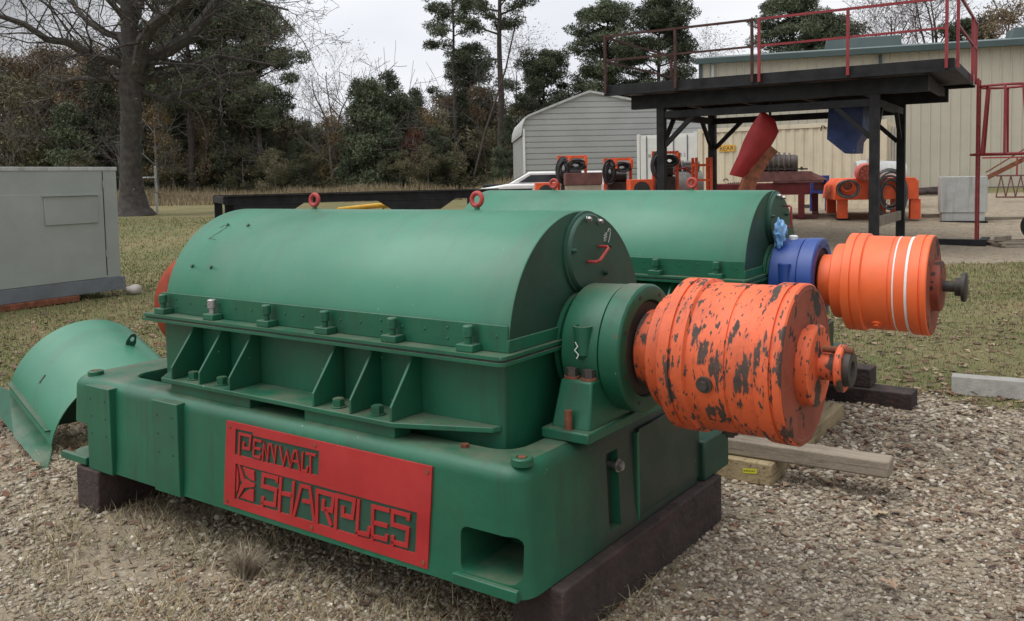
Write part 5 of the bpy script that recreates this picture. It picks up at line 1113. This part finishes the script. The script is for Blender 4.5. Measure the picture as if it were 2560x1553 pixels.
def orange_machine():
    g = W(2180, 545, 22.6); z0 = float(gzn(g[0], g[1])); root = empty('orange_centrifuge', (g[0], g[1], z0)); u = RH*.97-FH*.2; u /= np.linalg.norm(u); v = np.array([-u[1], u[0], 0]); Bm = basis((0, 0, 0), u, v)
    def add(name, q, mm, par=root, **k): return obj(name, q.xf(Bm), mm, par, **k)
    add('bed', MB().prism([(-1.0, .50), (1.0, .50), (1.0, .95), (.90, 1.04), (-.78, 1.04), (-.95, .85)], -.5, 1.6, axis=1), ORM, bevel=.01)
    for x in (-.80, .48, .92): 
        for y in (-.45, 1.4): add('leg', MB().box((x-.1, y, 0), (x+.14, y+.2, .499)), ORM, bevel=.006)
    add('foot', MB().box((-.92, -.46, -.0), (-.6, -.2, .03)), BLACK)
    add('motor', MB().lathe([(-.80, .05), (-.80, .20), (-.76, .235), (-.45, .235), (-.43, .2)], (0, 0), n=32).xf(Matrix(((0, 1, 0, -.28), (1, 0, 0, 0), (0, 0, 1, 1.18), (0, 0, 0, 1)))), MOTOR)
    q = MB()
    for i in range(8):
        a = PI*i/4; q.bar((-.28+.04*math.cos(a), -.806, 1.18+.04*math.sin(a)), (-.28+.16*math.cos(a), -.806, 1.18+.16*math.sin(a)), .022)
    q.tube([(-.28+.175*math.cos(t), -.806, 1.18+.175*math.sin(t)) for t in np.linspace(0, 2*PI, 24, endpoint=False)], .012, 5, closed=True); add('fan_grille', q, ORF)
    add('cylinder_guard', MB().lathe([(-.75, .06), (-.75, .15), (-.5, .16)], (0, 0), n=28).xf(Matrix(((0, 1, 0, -.72), (1, 0, 0, 0), (0, 0, 1, .86), (0, 0, 0, 1)))), ORM); add('dark_bore', MB().cyl((-.72, -.752, .86), (-.72, -.757, .86), .11, 24), ORF)
    add('drum_hood', MB().lathe([(-.35, .05), (-.35, .42), (-.2, .45), (.85, .40), (.86, .1)], (.4, 1.05), n=40), LGREY)
    add('vent_pipe', MB().cyl((0-.02, .1, 1.3), (-.02, .1, 1.55), .10, 16).cyl((-.02, .1, 1.55), (-.02, .1, 2.35), .035, 10), LGREY)
    q = MB(); X_, Y_, Z_ = np.array([1., 0, 0]), np.array([0, 1., 0]), UPV
    coil(q, np.array([.30, -.60, .62]), .40, .55, 12, .020, X_, Z_, Y_, 3); add('hose_coil', q, mat('grey_hose', (.06, .06, .06), .6)); q = MB(); coil(q, np.array([-.72, -.78, .78]), .24, .20, 3, .022, X_, Z_, Y_, 5); add('loose_hose', q, MATS['grey_hose'])
    tag(root, 'orange centrifuge on legs with a round red motor and coiled hoses under the platform', 'centrifuge')
orange_machine()
def right_yard():
    # pale grey box
    g = W(2405, 552, 21.6); z0 = float(gzn(g[0], g[1])); u = RH*.93-FH*.37; u /= np.linalg.norm(u); v = np.array([-u[1], u[0], 0]); Bm = basis((0, 0, 0), u, v); root = empty('grey_bin', (g[0], g[1], z0))
    obj('box', MB().box((-.48, 0, .24), (.55, .85, 1.12)).xf(Bm), LGREY, root, bevel=.008); obj('skid_base', MB().box((-.44, .02, .03), (.50, .83, .238)).xf(Bm), LGREY, root, bevel=.006); obj('pallet_board', MB().box((-.5, -.03, 0), (.56, .9, .029)).xf(Bm), BLACK, root)
    obj('stain', MB().box((.5505, .1, .3), (.553, .25, 1.05)).box((.5505, .5, .3), (.553, .58, .9)).xf(Bm), DRUST, root, smooth=0); tag(root, 'pale grey steel bin with rust-stained side near the caged ladder', 'bin')
    boom_a, boom_b = W(2465, 446, 22.3), W(2600, 378, 21.5); o = obj('rusty_boom', MB().bar(boom_a, boom_b, .10).bar(boom_a+(0, 0, .15), boom_b+(0, 0, .28), .03), RUST, org=boom_a); o.location = tuple(boom_a); tag(o, 'rusty sloping boom arm resting on the pale grey bin', 'boom')
    # red truss
    a, b = W(2490, 488, 29), W(2640, 494, 28); z0 = .62; a[2] = b[2] = 0; root = empty('red_truss', (a[0], a[1], z0)); d = b-a; q = MB(); n = 6
    for z in (.05, .75): q.bar((0, 0, z), (d[0], d[1], z), .05)
    for i in range(n): p, r_ = d*i/n, d*(i+.5)/n; s_ = d*(i+1)/n; q.bar((p[0], p[1], .05), (r_[0], r_[1], .75), .035); q.bar((r_[0], r_[1], .75), (s_[0], s_[1], .05), .035)
    obj('truss_web', q, DRUST, root); obj('handrail', MB().bar((-.5*d[0]*.5, -.5*d[1]*.5, 1.35), (d[0], d[1], 1.33), .045).bar((d[0]*.35, d[1]*.35, .75), (d[0]*.35, d[1]*.35, 1.35), .05), RAILR, root); tag(root, 'rusty red steel truss lying before the beige building', 'truss')
    # logs at the wall, planks
    r = random.Random(3)
    for i in range(3):
        p = W(2300-20*i, 478+3*i, 33.5-.8*i); p[2] = float(gz(p[0], p[1]))+.09; e_ = p+RH*(2.4-.3*i)+FH*.2; o = obj('log', MB().tube([p, p*.5+e_*.5+np.array([0, 0, .05]), e_], [.08, .10, .07], 8), WOODD, org=p); o.location = tuple(p)
        tag(o, ['longest dark pole lying along the foot of the beige wall', 'middle dark pole lying along the foot of the beige wall', 'nearest dark pole lying along the foot of the beige wall'][i], 'pole', 'poles by the beige building')
    p = W(2350, 541, 22.6); z = float(gzn(p[0], p[1])); o = obj('plank', MB().box((-.45, -.06, 0), (.45, .06, .09)).xf(basis((0, 0, 0), RH, FH)), WOODG, bevel=.006); o.location = (p[0], p[1], z); tag(o, 'short grey plank on the drive left of the pale grey bin', 'plank')
    p = W(2520, 542, 22.0); z = float(gzn(p[0], p[1])); o = obj('plank', MB().box((-.6, -.08, 0), (.9, .08, .06)).xf(basis((0, 0, 0), RH, FH)), WOODG, bevel=.006); o.location = (p[0], p[1], z); tag(o, 'long flat plank on the drive right of the pale grey bin', 'plank')
    # pallet with timbers and a wheel at the right edge
    p = G(2525, 612); z = float(gzn(p[0], p[1])); Bm = basis((0, 0, 0), RH, FH); root = empty('pallet', (p[0], p[1], z))
    obj('board', MB().box((-.5, -.5, .06), (.7, -.40, .085)).box((-.5, -.1, .06), (.7, 0, .085)).box((-.5, .3, .06), (.7, .4, .085)).xf(Bm), WOODG, root, bevel=.003); obj('runner', MB().box((-.45, -.5, 0), (-.35, .42, .059)).box((.5, -.5, 0), (.6, .42, .059)).xf(Bm), WOODG, root, bevel=.003); tag(root, 'worn wooden pallet on the grass at the right edge', 'pallet')
    o = obj('timber_offcut', MB().box((-.28, -.05, 0), (.28, .05, .10)).xf(basis((0, 0, 0), RH*.8+FH*.6, FH*.8-RH*.6)), WOODG, bevel=.006); o.location = (p[0]-RH[0]*.15, p[1]-RH[1]*.15, z+.086); tag(o, 'short squared offcut lying on the pallet', 'timber')
    q = MB().lathe([(-.09, .12), (-.10, .2), (-.08, .27), (0, .285), (.08, .27), (.10, .2), (.09, .12)], (0, 0), n=32).xf(basis((0, 0, 0), FH*.5+RH*.86, RH*.5-FH*.86)); c = p+RH*.52; o = obj('tyre', q, RUBBER); o.location = (c[0], c[1], z+.086+.285); tag(o, 'small black tyre standing on the pallet at the right edge', 'tyre')
right_yard()
#@@TREES
# ------------------------------------------------------------------ trees
class TreeB:
    def __init__(s, seed): s.r = np.random.default_rng(seed); s.mb = MB(); s.tips = []
    def branch(s, p, d, L_, r0, depth, sides=5, bend=.25, kids=3, up=.15, spread=.75, minr=.006, droop=0):
        r = s.r; n = max(3, int(4+depth)); pts = [p]; dirs = d/np.linalg.norm(d); rads = [r0]
        for i in range(n):
            dirs = dirs+r.normal(0, bend/n**.5, 3)+np.array([0, 0, up/n-droop/n]); dirs /= np.linalg.norm(dirs); pts.append(pts[-1]+dirs*L_/n); rads.append(max(minr, r0*(1-.72*(i+1)/n)))
        s.mb.tube(pts, rads, max(3, sides), cap=False); s.tips.append(pts[-1])
        if depth > 0:
            for k in range(kids):
                t = .25+.75*(k+r.random())/kids; i = min(n-1, int(t*n)); q = pts[i]+(pts[i+1]-pts[i])*(t*n-i if t*n-i < 1 else 1)
                ax = np.cross(dirs, r.normal(0, 1, 3)); ax /= np.linalg.norm(ax)+1e-9; dd = (pts[i+1]-pts[i]); dd = dd/np.linalg.norm(dd)*(1-.3*spread)+ax*spread
                s.branch(q, dd, L_*(.42+.3*r.random())*(1.15-.4*t), max(minr, rads[i]*.55), depth-1, sides-1, bend, kids, up, spread, minr, droop)
        return pts, rads
def tris(cent, size, r, flat=.35, elong=2.0):
    n = len(cent); a = r.normal(0, 1, (n, 3)); a[:, 2] *= flat+.4; a /= np.linalg.norm(a, axis=1, keepdims=True); b = np.cross(a, r.normal(0, 1, (n, 3))); b /= np.linalg.norm(b, axis=1, keepdims=True)+1e-9
    s = (size*(.6+.8*r.random(n)))[:, None]; V = np.stack([cent-a*s*elong*.5-b*s*.3, cent-a*s*elong*.5+b*s*.3, cent+a*s*elong*.5], 1).reshape(-1, 3); F = np.arange(3*n).reshape(n, 3); return V, F
def clumps(centers, rad, per, r, squash=.6):
    out_ = []
    for c, R_ in zip(centers, rad):
        k = int(per*(R_**1.6)); v = r.normal(0, 1, (k, 3)); v /= np.linalg.norm(v, axis=1, keepdims=True); v *= (R_*r.random((k, 1))**.45); v[:, 2] *= squash; out_.append(np.array(c)+v)
    return np.concatenate(out_)
def leafobj(name, cents, size, m, r, parent, **k):
    V, F = tris(cents, np.full(len(cents), size), r, **k); return npmesh(name, V, F, m, parent=parent)
PROTO = {}
def make_pine(seed, H, base, wid, dens=1., trunk=.2, lean=0, full=1.):
    r = np.random.default_rng(seed); root = empty('pine_tree'); mb = MB(); n = 14; pts = []; x = 0; y = 0
    for i in range(n+1): pts.append((x+lean*H*i/n, y, H*i/n)); x += r.normal(0, .05); y += r.normal(0, .05)
    mb.tube(pts, [trunk*(1-.85*i/n)+.02 for i in range(n+1)], 9); P_ = np.array(pts); C = []; Rr = []
    nb = int((H-base)*2.9*full)+4
    for i in range(nb):
        t = (i+r.random()*.6)/nb; z = base+(H-base)*t; a = i*2.4+r.random(); prof = math.sin(PI*min(1, (t*.86+.14)))**.7; L_ = wid*(.45+.6*r.random())*prof+.25
        j = z/H*n; j0 = min(n-1, int(j)); p = P_[j0]+(P_[j0+1]-P_[j0])*(j-j0); d = np.array([math.cos(a), math.sin(a), .12+.35*t+r.normal(0, .12)]); k = 5; q = [p]
        for s_ in range(k): d = d+np.array([0, 0, .05]); d2 = d/np.linalg.norm(d); q.append(q[-1]+d2*L_/k)
        mb.tube(q, [.055*trunk/.2*(1-.75*s_/k)+.008 for s_ in range(k+1)], 4, cap=False)
        for s_ in (.55, .8, 1.0):
            if r.random() < .88:
                pp = q[0]+(q[-1]-q[0])*s_+r.normal(0, .16, 3); C.append(pp); Rr.append((.36+.42*r.random())*(.7+.3*wid/2.5)*full**.5)
    obj('trunk', mb, PBARK, root, recalc=False); c = clumps(C, Rr, 520*dens, r, .55); leafobj('crown', c, .10, PINE, r, root, elong=2.4, flat=.6); return root
def make_bushy(seed, H, wid, m, bark, dens=1., low=.12, size=.13, shape='round', name='woodland_tree', squash=.75):
    r = np.random.default_rng(seed); root = empty(name); tb = TreeB(seed); tb.branch(np.array([0, 0, 0.]), np.array([0, 0, 1.]), H*.9, .035*H**.7, 2, 6, .1, 5, .1, .8, .012)
    obj('trunk', tb.mb, bark, root, recalc=False); C = []; Rr = []
    for i in range(int(34*dens)+8):
        t = low+(1-low)*r.random(); w_ = wid*(math.sin(PI*min(.97, t**.8))**.6 if shape == 'round' else (1.02-t)**.75); a = r.random()*6.28; q = w_*r.random()**.5
        C.append((q*math.cos(a), q*math.sin(a), H*t)); Rr.append(.35+.55*r.random()*(1 if shape == 'round' else .8))
    c = clumps(C, Rr, 330*dens, r, squash); leafobj('crown', c, size, m, r, root, elong=1.7, flat=.8); return root
def make_bare(seed, H, bark, leaf=None, spread=.8, depth=3, kids=5, trunk=.14, up=.35, fork=False, leafn=0, name='bare_tree', bend=.3):
    r = np.random.default_rng(seed); root = empty(name); tb = TreeB(seed)
    if fork:
        tb.mb.tube([(0, 0, 0), (.05, 0, H*.25), (0, .05, H*.5)], [trunk, trunk*.85, trunk*.75], 7, cap=False)
        for dx in (-.32, .28, .05): tb.branch(np.array([0, .03, H*.48]), np.array([dx, r.normal(0, .15), 1.]), H*.55, trunk*.6, depth, 5, bend, kids, up, spread)
    else: tb.branch(np.array([0, 0, 0.]), np.array([0, 0, 1.]), H, trunk, depth, 7, .12, kids+3, .1, spread)
    obj('trunk', tb.mb, bark, root, recalc=False)
    if leaf:
        T = np.array(tb.tips); c = np.repeat(T, leafn, 0)+r.normal(0, .28, (len(T)*leafn, 3)); leafobj('crown', c, .09, leaf, r, root, elong=1.5)
    return root
def place(o, px, d, scale=1., rz=None, dup=True, label=None, cat='tree', group=None, gzv=None):
    if dup:
        r_ = o.copy(); sc.collection.objects.link(r_)
        for ch in o.children: c = ch.copy(); sc.collection.objects.link(c); c.parent = r_
        o = r_
    g = W(px, 440, d); z = float(gz(g[0], g[1])) if gzv is None else gzv; o.location = (g[0], g[1], z); o.scale = (scale,)*3 if not isinstance(scale, tuple) else scale
    o.rotation_euler = (0, 0, random.random()*6.28 if rz is None else rz); tag(o, label, cat, group); return o
YAWC = math.atan2(RH[1], RH[0])
# --- the big bare oak in front of the woods
def oak():
    d0 = 33.0; b = W(333, 530, d0); z = float(gz(b[0], b[1])); root = empty('bare_oak', (b[0], b[1], z)); og = np.array([b[0], b[1], z]); tb = TreeB(11); K = lambda px, py, dd=0: W(px, py, d0+dd)
    tr = [(338, 545), (334, 520), (330, 480), (327, 420), (327, 350), (328, 280), (327, 220), (326, 160), (325, 100), (322, 40), (320, -30), (318, -120), (316, -260)]
    rd = [.80, .56, .44, .37, .36, .36, .40, .36, .31, .29, .28, .26, .2]
    pts = [K(*p) for p in tr]; pts[0][2] = z-.05; n = 18; mb = MB(); mb.tube(pts, rd, n)
    obj('trunk', mb, BARK, root, org=og, recalc=False)
    limbs = [([(334, 205), (350, 150), (358, 100), (385, 60), (430, 28), (470, -5), (540, -60)], .26, -1), ([(336, 205), (350, 175), (378, 140), (420, 125), (468, 97), (500, 60), (535, 10), (560, -40)], .30, .6), ([(322, 165), (285, 150), (240, 150), (205, 125), (165, 105), (120, 100), (60, 60), (0, 40)], .17, -1),
             ([(325, 215), (290, 195), (250, 200), (200, 195), (160, 205), (110, 190)], .12, 1), ([(322, 120), (300, 90), (270, 85), (220, 55), (190, 20), (160, -40)], .14, 1.5), ([(345, 20), (350, -10), (360, -60)], .2, 0), ([(330, 60), (345, 30), (346, -60)], .17, 1),
             ([(335, 230), (370, 235), (410, 250), (450, 235), (500, 222), (560, 190), (640, 180)], .12, 1.2), ([(340, 190), (400, 200), (470, 170), (540, 140), (610, 150), (690, 165)], .10, 2.4), ([(322, 60), (290, 20), (250, -20)], .12, -.8), ([(320, 20), (260, -30), (180, -70)], .12, .5), ([(470, -5), (560, -30), (640, 5), (720, 25)], .06, -1), ([(540, -40), (640, -20), (720, 60)], .05, 0)]
    for pl, r0, dd in limbs:
        P_ = [K(x, y, dd*(i/len(pl))*2.0) for i, (x, y) in enumerate(pl)]; m = len(P_); r0 *= 1.15; tb.mb.tube(P_, [r0*(1-.6*i/(m-1))+.01 for i in range(m)], 8, cap=False)
        for i in range(1, m):
            for k in range(3):
                t = tb.r.random(); q = P_[i-1]+(P_[i]-P_[i-1])*t; di = P_[i]-P_[i-1]; di /= np.linalg.norm(di); ax = tb.r.normal(0, 1, 3); ax /= np.linalg.norm(ax)
                tb.branch(q, di*.6+ax*.9+np.array([0, 0, .1]), 1.6+2.2*tb.r.random(), max(.02, r0*.28*(1-.6*i/m)), 3 if k < 1 else 2, 4, .5, 3, .1, .9, .008)
    obj('limbs', tb.mb, BARK, root, org=og, recalc=False)
    T = np.array(tb.tips); T = T[tb.r.random(len(T)) < .55]; c = np.repeat(T, 2, 0)+tb.r.normal(0, .15, (len(T)*2, 3)); leafobj('last_leaves', c-og, .06, BROWNL, tb.r, root, elong=1.4)
    tag(root, 'big bare oak with a thick dark trunk behind the grey cabinet', 'tree')
oak()
# --- prototypes
pineA = make_pine(1, 12.5, 5.0, 3.0, 1.1, .22, full=1.5); pineB = make_pine(2, 11.5, 4.2, 2.9, 1.2, .19, full=1.5); pineC = make_pine(3, 9, 2.8, 2.3, 1.2, .15, full=1.4); pineD = make_pine(4, 17.5, 10.0, 3.3, 1.0, .25); pineE = make_pine(5, 16.5, 8.8, 2.3, 1.0, .13)
cedA = make_bushy(11, 7.5, 2.0, CEDAR, PBARK, 1.5, .05, .11, 'cone', 'cedar_tree'); cedB = make_bushy(12, 6.0, 1.9, PINE, PBARK, 1.4, .05, .11, 'cone', 'cedar_tree')
brnA = make_bushy(21, 8.0, 2.8, BROWNL, GBARK, 1.1, .15, .10); brnB = make_bushy(22, 6.5, 2.4, OLIVE, GBARK, 1.1, .08, .11); olvA = make_bushy(23, 5.0, 2.4, OLIVE, GBARK, 1.2, .03, .10)
redA = make_bushy(31, 4.6, 1.5, REDL, GBARK, .8, .3, .09, name='russet_tree'); redB = make_bushy(33, 4.6, 1.5, BROWNL, GBARK, .8, .3, .09, name='russet_tree'); tanA = make_bushy(32, 5.5, 1.3, TANL, GBARK, .55, .15, .08, name='autumn_tree')
barA = make_bare(41, 8.5, GBARK, fork=True, trunk=.13, leaf=GREYT, leafn=2, depth=3, kids=4); barB = make_bare(42, 7.5, RBARK, fork=True, trunk=.12, depth=3, kids=5, spread=.6); barC = make_bare(43, 8.0, GBARK, trunk=.10, depth=3, kids=5, leaf=GREYT, leafn=3); barD = make_bare(44, 10, RBARK, fork=True, trunk=.16, depth=3, kids=6, leaf=GREYT, leafn=2)
used = set()
def P1(o, *a, **k):
    d = id(o) in used; used.add(id(o)); return place(o, *a, dup=d, **k)
# named individual trees
P1(pineE, 1140, 60, scale=(.95, .95, 1.0), label='tall slim pine with a one-sided crown, left of the taller thick pine', group='pines')
P1(pineD, 1254, 58, label='tallest pine with a thick straight trunk near the centre of the skyline', group='pines')
P1(pineA, 1525, 62, scale=1.0, label='broad pine behind the left end of the platform rail', group='pines')
P1(pineB, 1645, 60, scale=1.06, label='bushy pine just right of the platform rail end post, over the grey shed', group='pines')
P1(pineC, 1365, 63, scale=1.05, label='small round-headed pine left of the grey shed gable', group='pines')
P1(pineA, 1985, 62, scale=1.03, rz=2., label='dark pine over the teal roof, framed by the red rail', group='pines')
P1(pineC, 2072, 62, scale=1.27, rz=1., label='small pointed pine over the teal roof beside the larger dark pine', group='pines')
P1(pineC, 1178, 66, scale=1.12, rz=4., label='shorter pine between the two tall pine trunks', group='pines')
P1(pineB, 480, 56, scale=1.20, rz=.5, label='spreading pine just right of the bare oak trunk', group='pines')
P1(pineA, 560, 58, scale=1.06, rz=3.5, label='middle pine of the dark stand right of the bare oak', group='pines')
P1(pineB, 655, 57, scale=1.03, rz=5.1, label='outermost pine of the dark stand right of the bare oak', group='pines')
P1(barA, 838, 62, scale=.98, rz=YAWC, label='pale forked bare tree rising left of the centre cedars', group='bare trees')
P1(barB, 716, 61, scale=1.0, rz=YAWC+.4, label='reddish bare tree at the right end of the dark pine stand', group='bare trees')
P1(barC, 1290, 64, scale=1.02, label='fine grey bare tree between the thick pine and the small round-headed pine', group='bare trees')
P1(barC, 775, 63, scale=.72, rz=2, label='small grey bare tree left of the pale forked bare tree', group='bare trees')
P1(barD, 2330, 55, scale=1.12, rz=YAWC, label='reddish bare tree behind the platform corner posts', group='bare trees')
P1(barD, 2240, 57, scale=1.02, rz=YAWC+2, label='bare tree over the teal roof left of the platform corner posts', group='bare trees')
P1(barC, 1760, 64, scale=.95, label='faint grey bare tree over the left end of the teal roof', group='bare trees')
P1(brnA, 2510, 52, scale=1.25, label='brown-leaved tree rising over the roof at the right edge', group='autumn trees')
P1(pineC, 2420, 54, scale=1.05, rz=2.2, label='small pine over the roof right of the platform corner posts', group='pines')
P1(redA, 1036, 58, scale=(.62, .62, .85), label='small bright russet tree at the edge of the woods', group='autumn trees')
P1(tanA, 832, 58, scale=1.0, label='tan-leaved slender tree at the foot of the pale forked tree', group='autumn trees')
P1(tanA, 1075, 60, scale=1.0, rz=1, label='tan-brown tree right of the bright russet tree', group='autumn trees')
P1(redB, 520, 57, scale=(.75, .75, 1.25), rz=2, label='orange-leaved tree in the woods right of the bare oak', group='autumn trees')
P1(tanA, 395, 55, scale=1.05, rz=2.6, label='golden-brown tree close right of the bare oak trunk', group='autumn trees')
# leaning dead trunk
a = W(1175, 440, 57); z = float(gz(a[0], a[1])); a[2] = z; b = W(1265, 170, 57); c = W(1296, 25, 57.2); q = TreeB(5); q.mb.tube([a, a*.5+b*.5-RH*.15, b, c], [.10, .085, .06, .03], 7)
for i in range(9): t = .45+.5*i/9; p = a+(c-a)*t; q.branch(p, RH*random.choice((-1, 1))+np.array([0, 0, .3]), 1.0+random.random(), .025, 1, 3, .4, 3)
o = obj('leaning_dead_tree', q.mb, PBARK, org=a, recalc=False); o.location = tuple(a); tag(o, 'thin dead trunk leaning against the tallest pine', 'tree')
# filler trees of the wood edge
fill = []
rr = random.Random(99)
KL = {id(cedA): ('dark cedar standing in the wood edge', 'cedars of the wood edge'), id(cedB): ('mid-green conical cedar standing in the wood edge', 'green cedars of the wood edge'), id(brnA): ('brown-leaved oak standing in the wood edge', 'brown oaks of the wood edge'),
      id(brnB): ('olive-leaved tree standing in the wood edge', 'olive trees of the wood edge'), id(olvA): ('low olive scrub tree at the wood edge', 'scrub trees of the wood edge'), id(barC): ('thin grey bare tree among the wood edge', 'thin bare trees of the wood edge')}
def F_(o, px, d, s):
    l, g = KL[id(o)]
    for lim, wh in ((320, 'behind the grey cabinet'), (700, 'between bare oak and pale forked tree'), (1080, 'left of the two tall pines'), (1300, 'between the two tall pines and the grey shed'), (9999, 'behind the grey shed')):
        if px < lim: break
    row = 'rearmost ' if d > 63.5 else ('low ' if s < .7 and d < 60 and not l.startswith('low') else '')
    P1(o, px, d, scale=s, label=row+l.split(' standing')[0].split(' at the')[0].split(' among')[0]+' in the woods '+wh, group=g, rz=rr.random()*6.28)
for px, d, h, o in [(20, 60, 1.25, brnA), (90, 58, 1.2, brnB), (150, 61, 1.25, brnA), (230, 60, 1.28, brnA), (60, 57, 1.1, olvA), (180, 56, 1.05, cedB), (265, 58, 1.2, cedA), (-60, 58, 1.3, brnB), (-110, 60, 1.3, brnA), (310, 62, 1.2, brnB), (360, 59, 1.0, cedA), (410, 60, 1.05, brnB), (450, 58, .95, cedA), (520, 60, .95, cedA), (560, 57, .9, cedB), (600, 60, 1.0, brnB), (650, 58, .85, cedA), (700, 61, .9, olvA), (740, 63, .85, brnB), (790, 64, .8, brnB), (865, 62, .72, brnB),
                       (905, 58, .95, cedA), (940, 57, 1.18, cedB), (975, 60, 1.05, cedA), (1010, 59, 1.16, cedB), (1050, 62, .98, cedA), (1090, 61, .85, brnB), (1105, 64, .86, brnA), (1160, 62, .95, cedA), (1200, 63, .95, brnA), (1240, 64, 1.0, brnB), (1290, 62, .95, brnB), (1340, 64, 1.0, cedA), (1400, 64, 1.0, brnB), (1215, 60, .8, olvA), (1450, 66, 1.0, cedA), (1720, 66, .8, cedA), (1600, 66, 1.0, cedA)]:
    F_(o, px+rr.uniform(-8, 8), d, h*rr.uniform(.93, 1.05))
def topy(px): return np.interp(px, [-150, 100, 300, 420, 640, 700, 860, 900, 1060, 1100, 1180, 1300, 1450, 1500], [150, 135, 150, 190, 215, 285, 290, 245, 250, 290, 265, 285, 300, 330])
HT = {id(cedA): 7.5, id(cedB): 6.0, id(brnA): 8.0, id(brnB): 6.5}
for i in range(64):
    px = -150+1630*(i+rr.random()*.7)/64; d = rr.uniform(64, 70); o = rr.choice([cedA, cedB, brnA, brnB, brnB, cedB] if px > 700 else [brnA, brnB, cedA, brnA]); h = (452-topy(px))/2200*d+.75+rr.uniform(-.9, .35); F_(o, px, d, max(.6, h/HT[id(o)]))
for i in range(34):
    px = -80+rr.random()*1440; F_(rr.choice([olvA, olvA, cedB, barC, brnB, cedA]), px, 55+rr.random()*4, rr.uniform(.42, .68))
# underwood mass
def underwood():
    r = np.random.default_rng(8); n = 900; l = r.uniform(-42, 6, n); d = r.uniform(60, 74, n); X = RH[0]*l+FH[0]*d; Y = RH[1]*l+FH[1]*d; Z = gz(X, Y)+r.uniform(.1, 4.6, n)*np.where(l < -18, 1.35, 1.)
    c = clumps(np.stack([X, Y, Z], -1), np.full(n, 1.0), 110, r, .8); o = leafobj('woodland_undergrowth', c, .22, OLIVE, r, None, elong=1.6); tag(o, 'dark undergrowth massed behind the wood edge', 'undergrowth', kind='stuff')
    n = 500; l = r.uniform(-36, 4, n); d = r.uniform(56, 58, n); X = RH[0]*l+FH[0]*d; Y = RH[1]*l+FH[1]*d; Z = gz(X, Y)+r.uniform(.0, .9, n)
    c = clumps(np.stack([X, Y, Z], -1), np.full(n, .6), 130, r, .8); o = leafobj('bramble_thicket', c, .10, OLIVE, r, None, elong=1.8); tag(o, 'low brown-green bramble thicket along the foot of the woods', 'thicket', kind='stuff')
underwood()
def tallgrass():
    r = np.random.default_rng(12); n = 26000; l = r.uniform(-26, 2, n); d = r.uniform(46.5, 55, n); x = RH[0]*l+FH[0]*d; y = RH[1]*l+FH[1]*d; k = vnoise(x, y, .25, 41)+r.random(n)*.5 > .45; x, y, d = x[k], y[k], d[k]; n = len(x)
    h = (.25+.55*vnoise(x, y, .6, 43))*(.6+.6*r.random(n))*np.clip((d-46)/4, .45, 1.15); pal = np.array([(.30,.23,.14),(.40,.32,.21),(.22,.17,.10),(.16,.15,.07)]); p = pal[r.choice(4, n, p=[.35,.25,.25,.15])]*(.75+.5*r.random((n, 1)))
    blades('tall_dry_grass', x, y, h, .035*np.ones(n), p, .35*r.random(n), 'tall straw-coloured dry grass in front of the woods', 'grass', r)
tallgrass()
print('objects', len(bpy.data.objects))
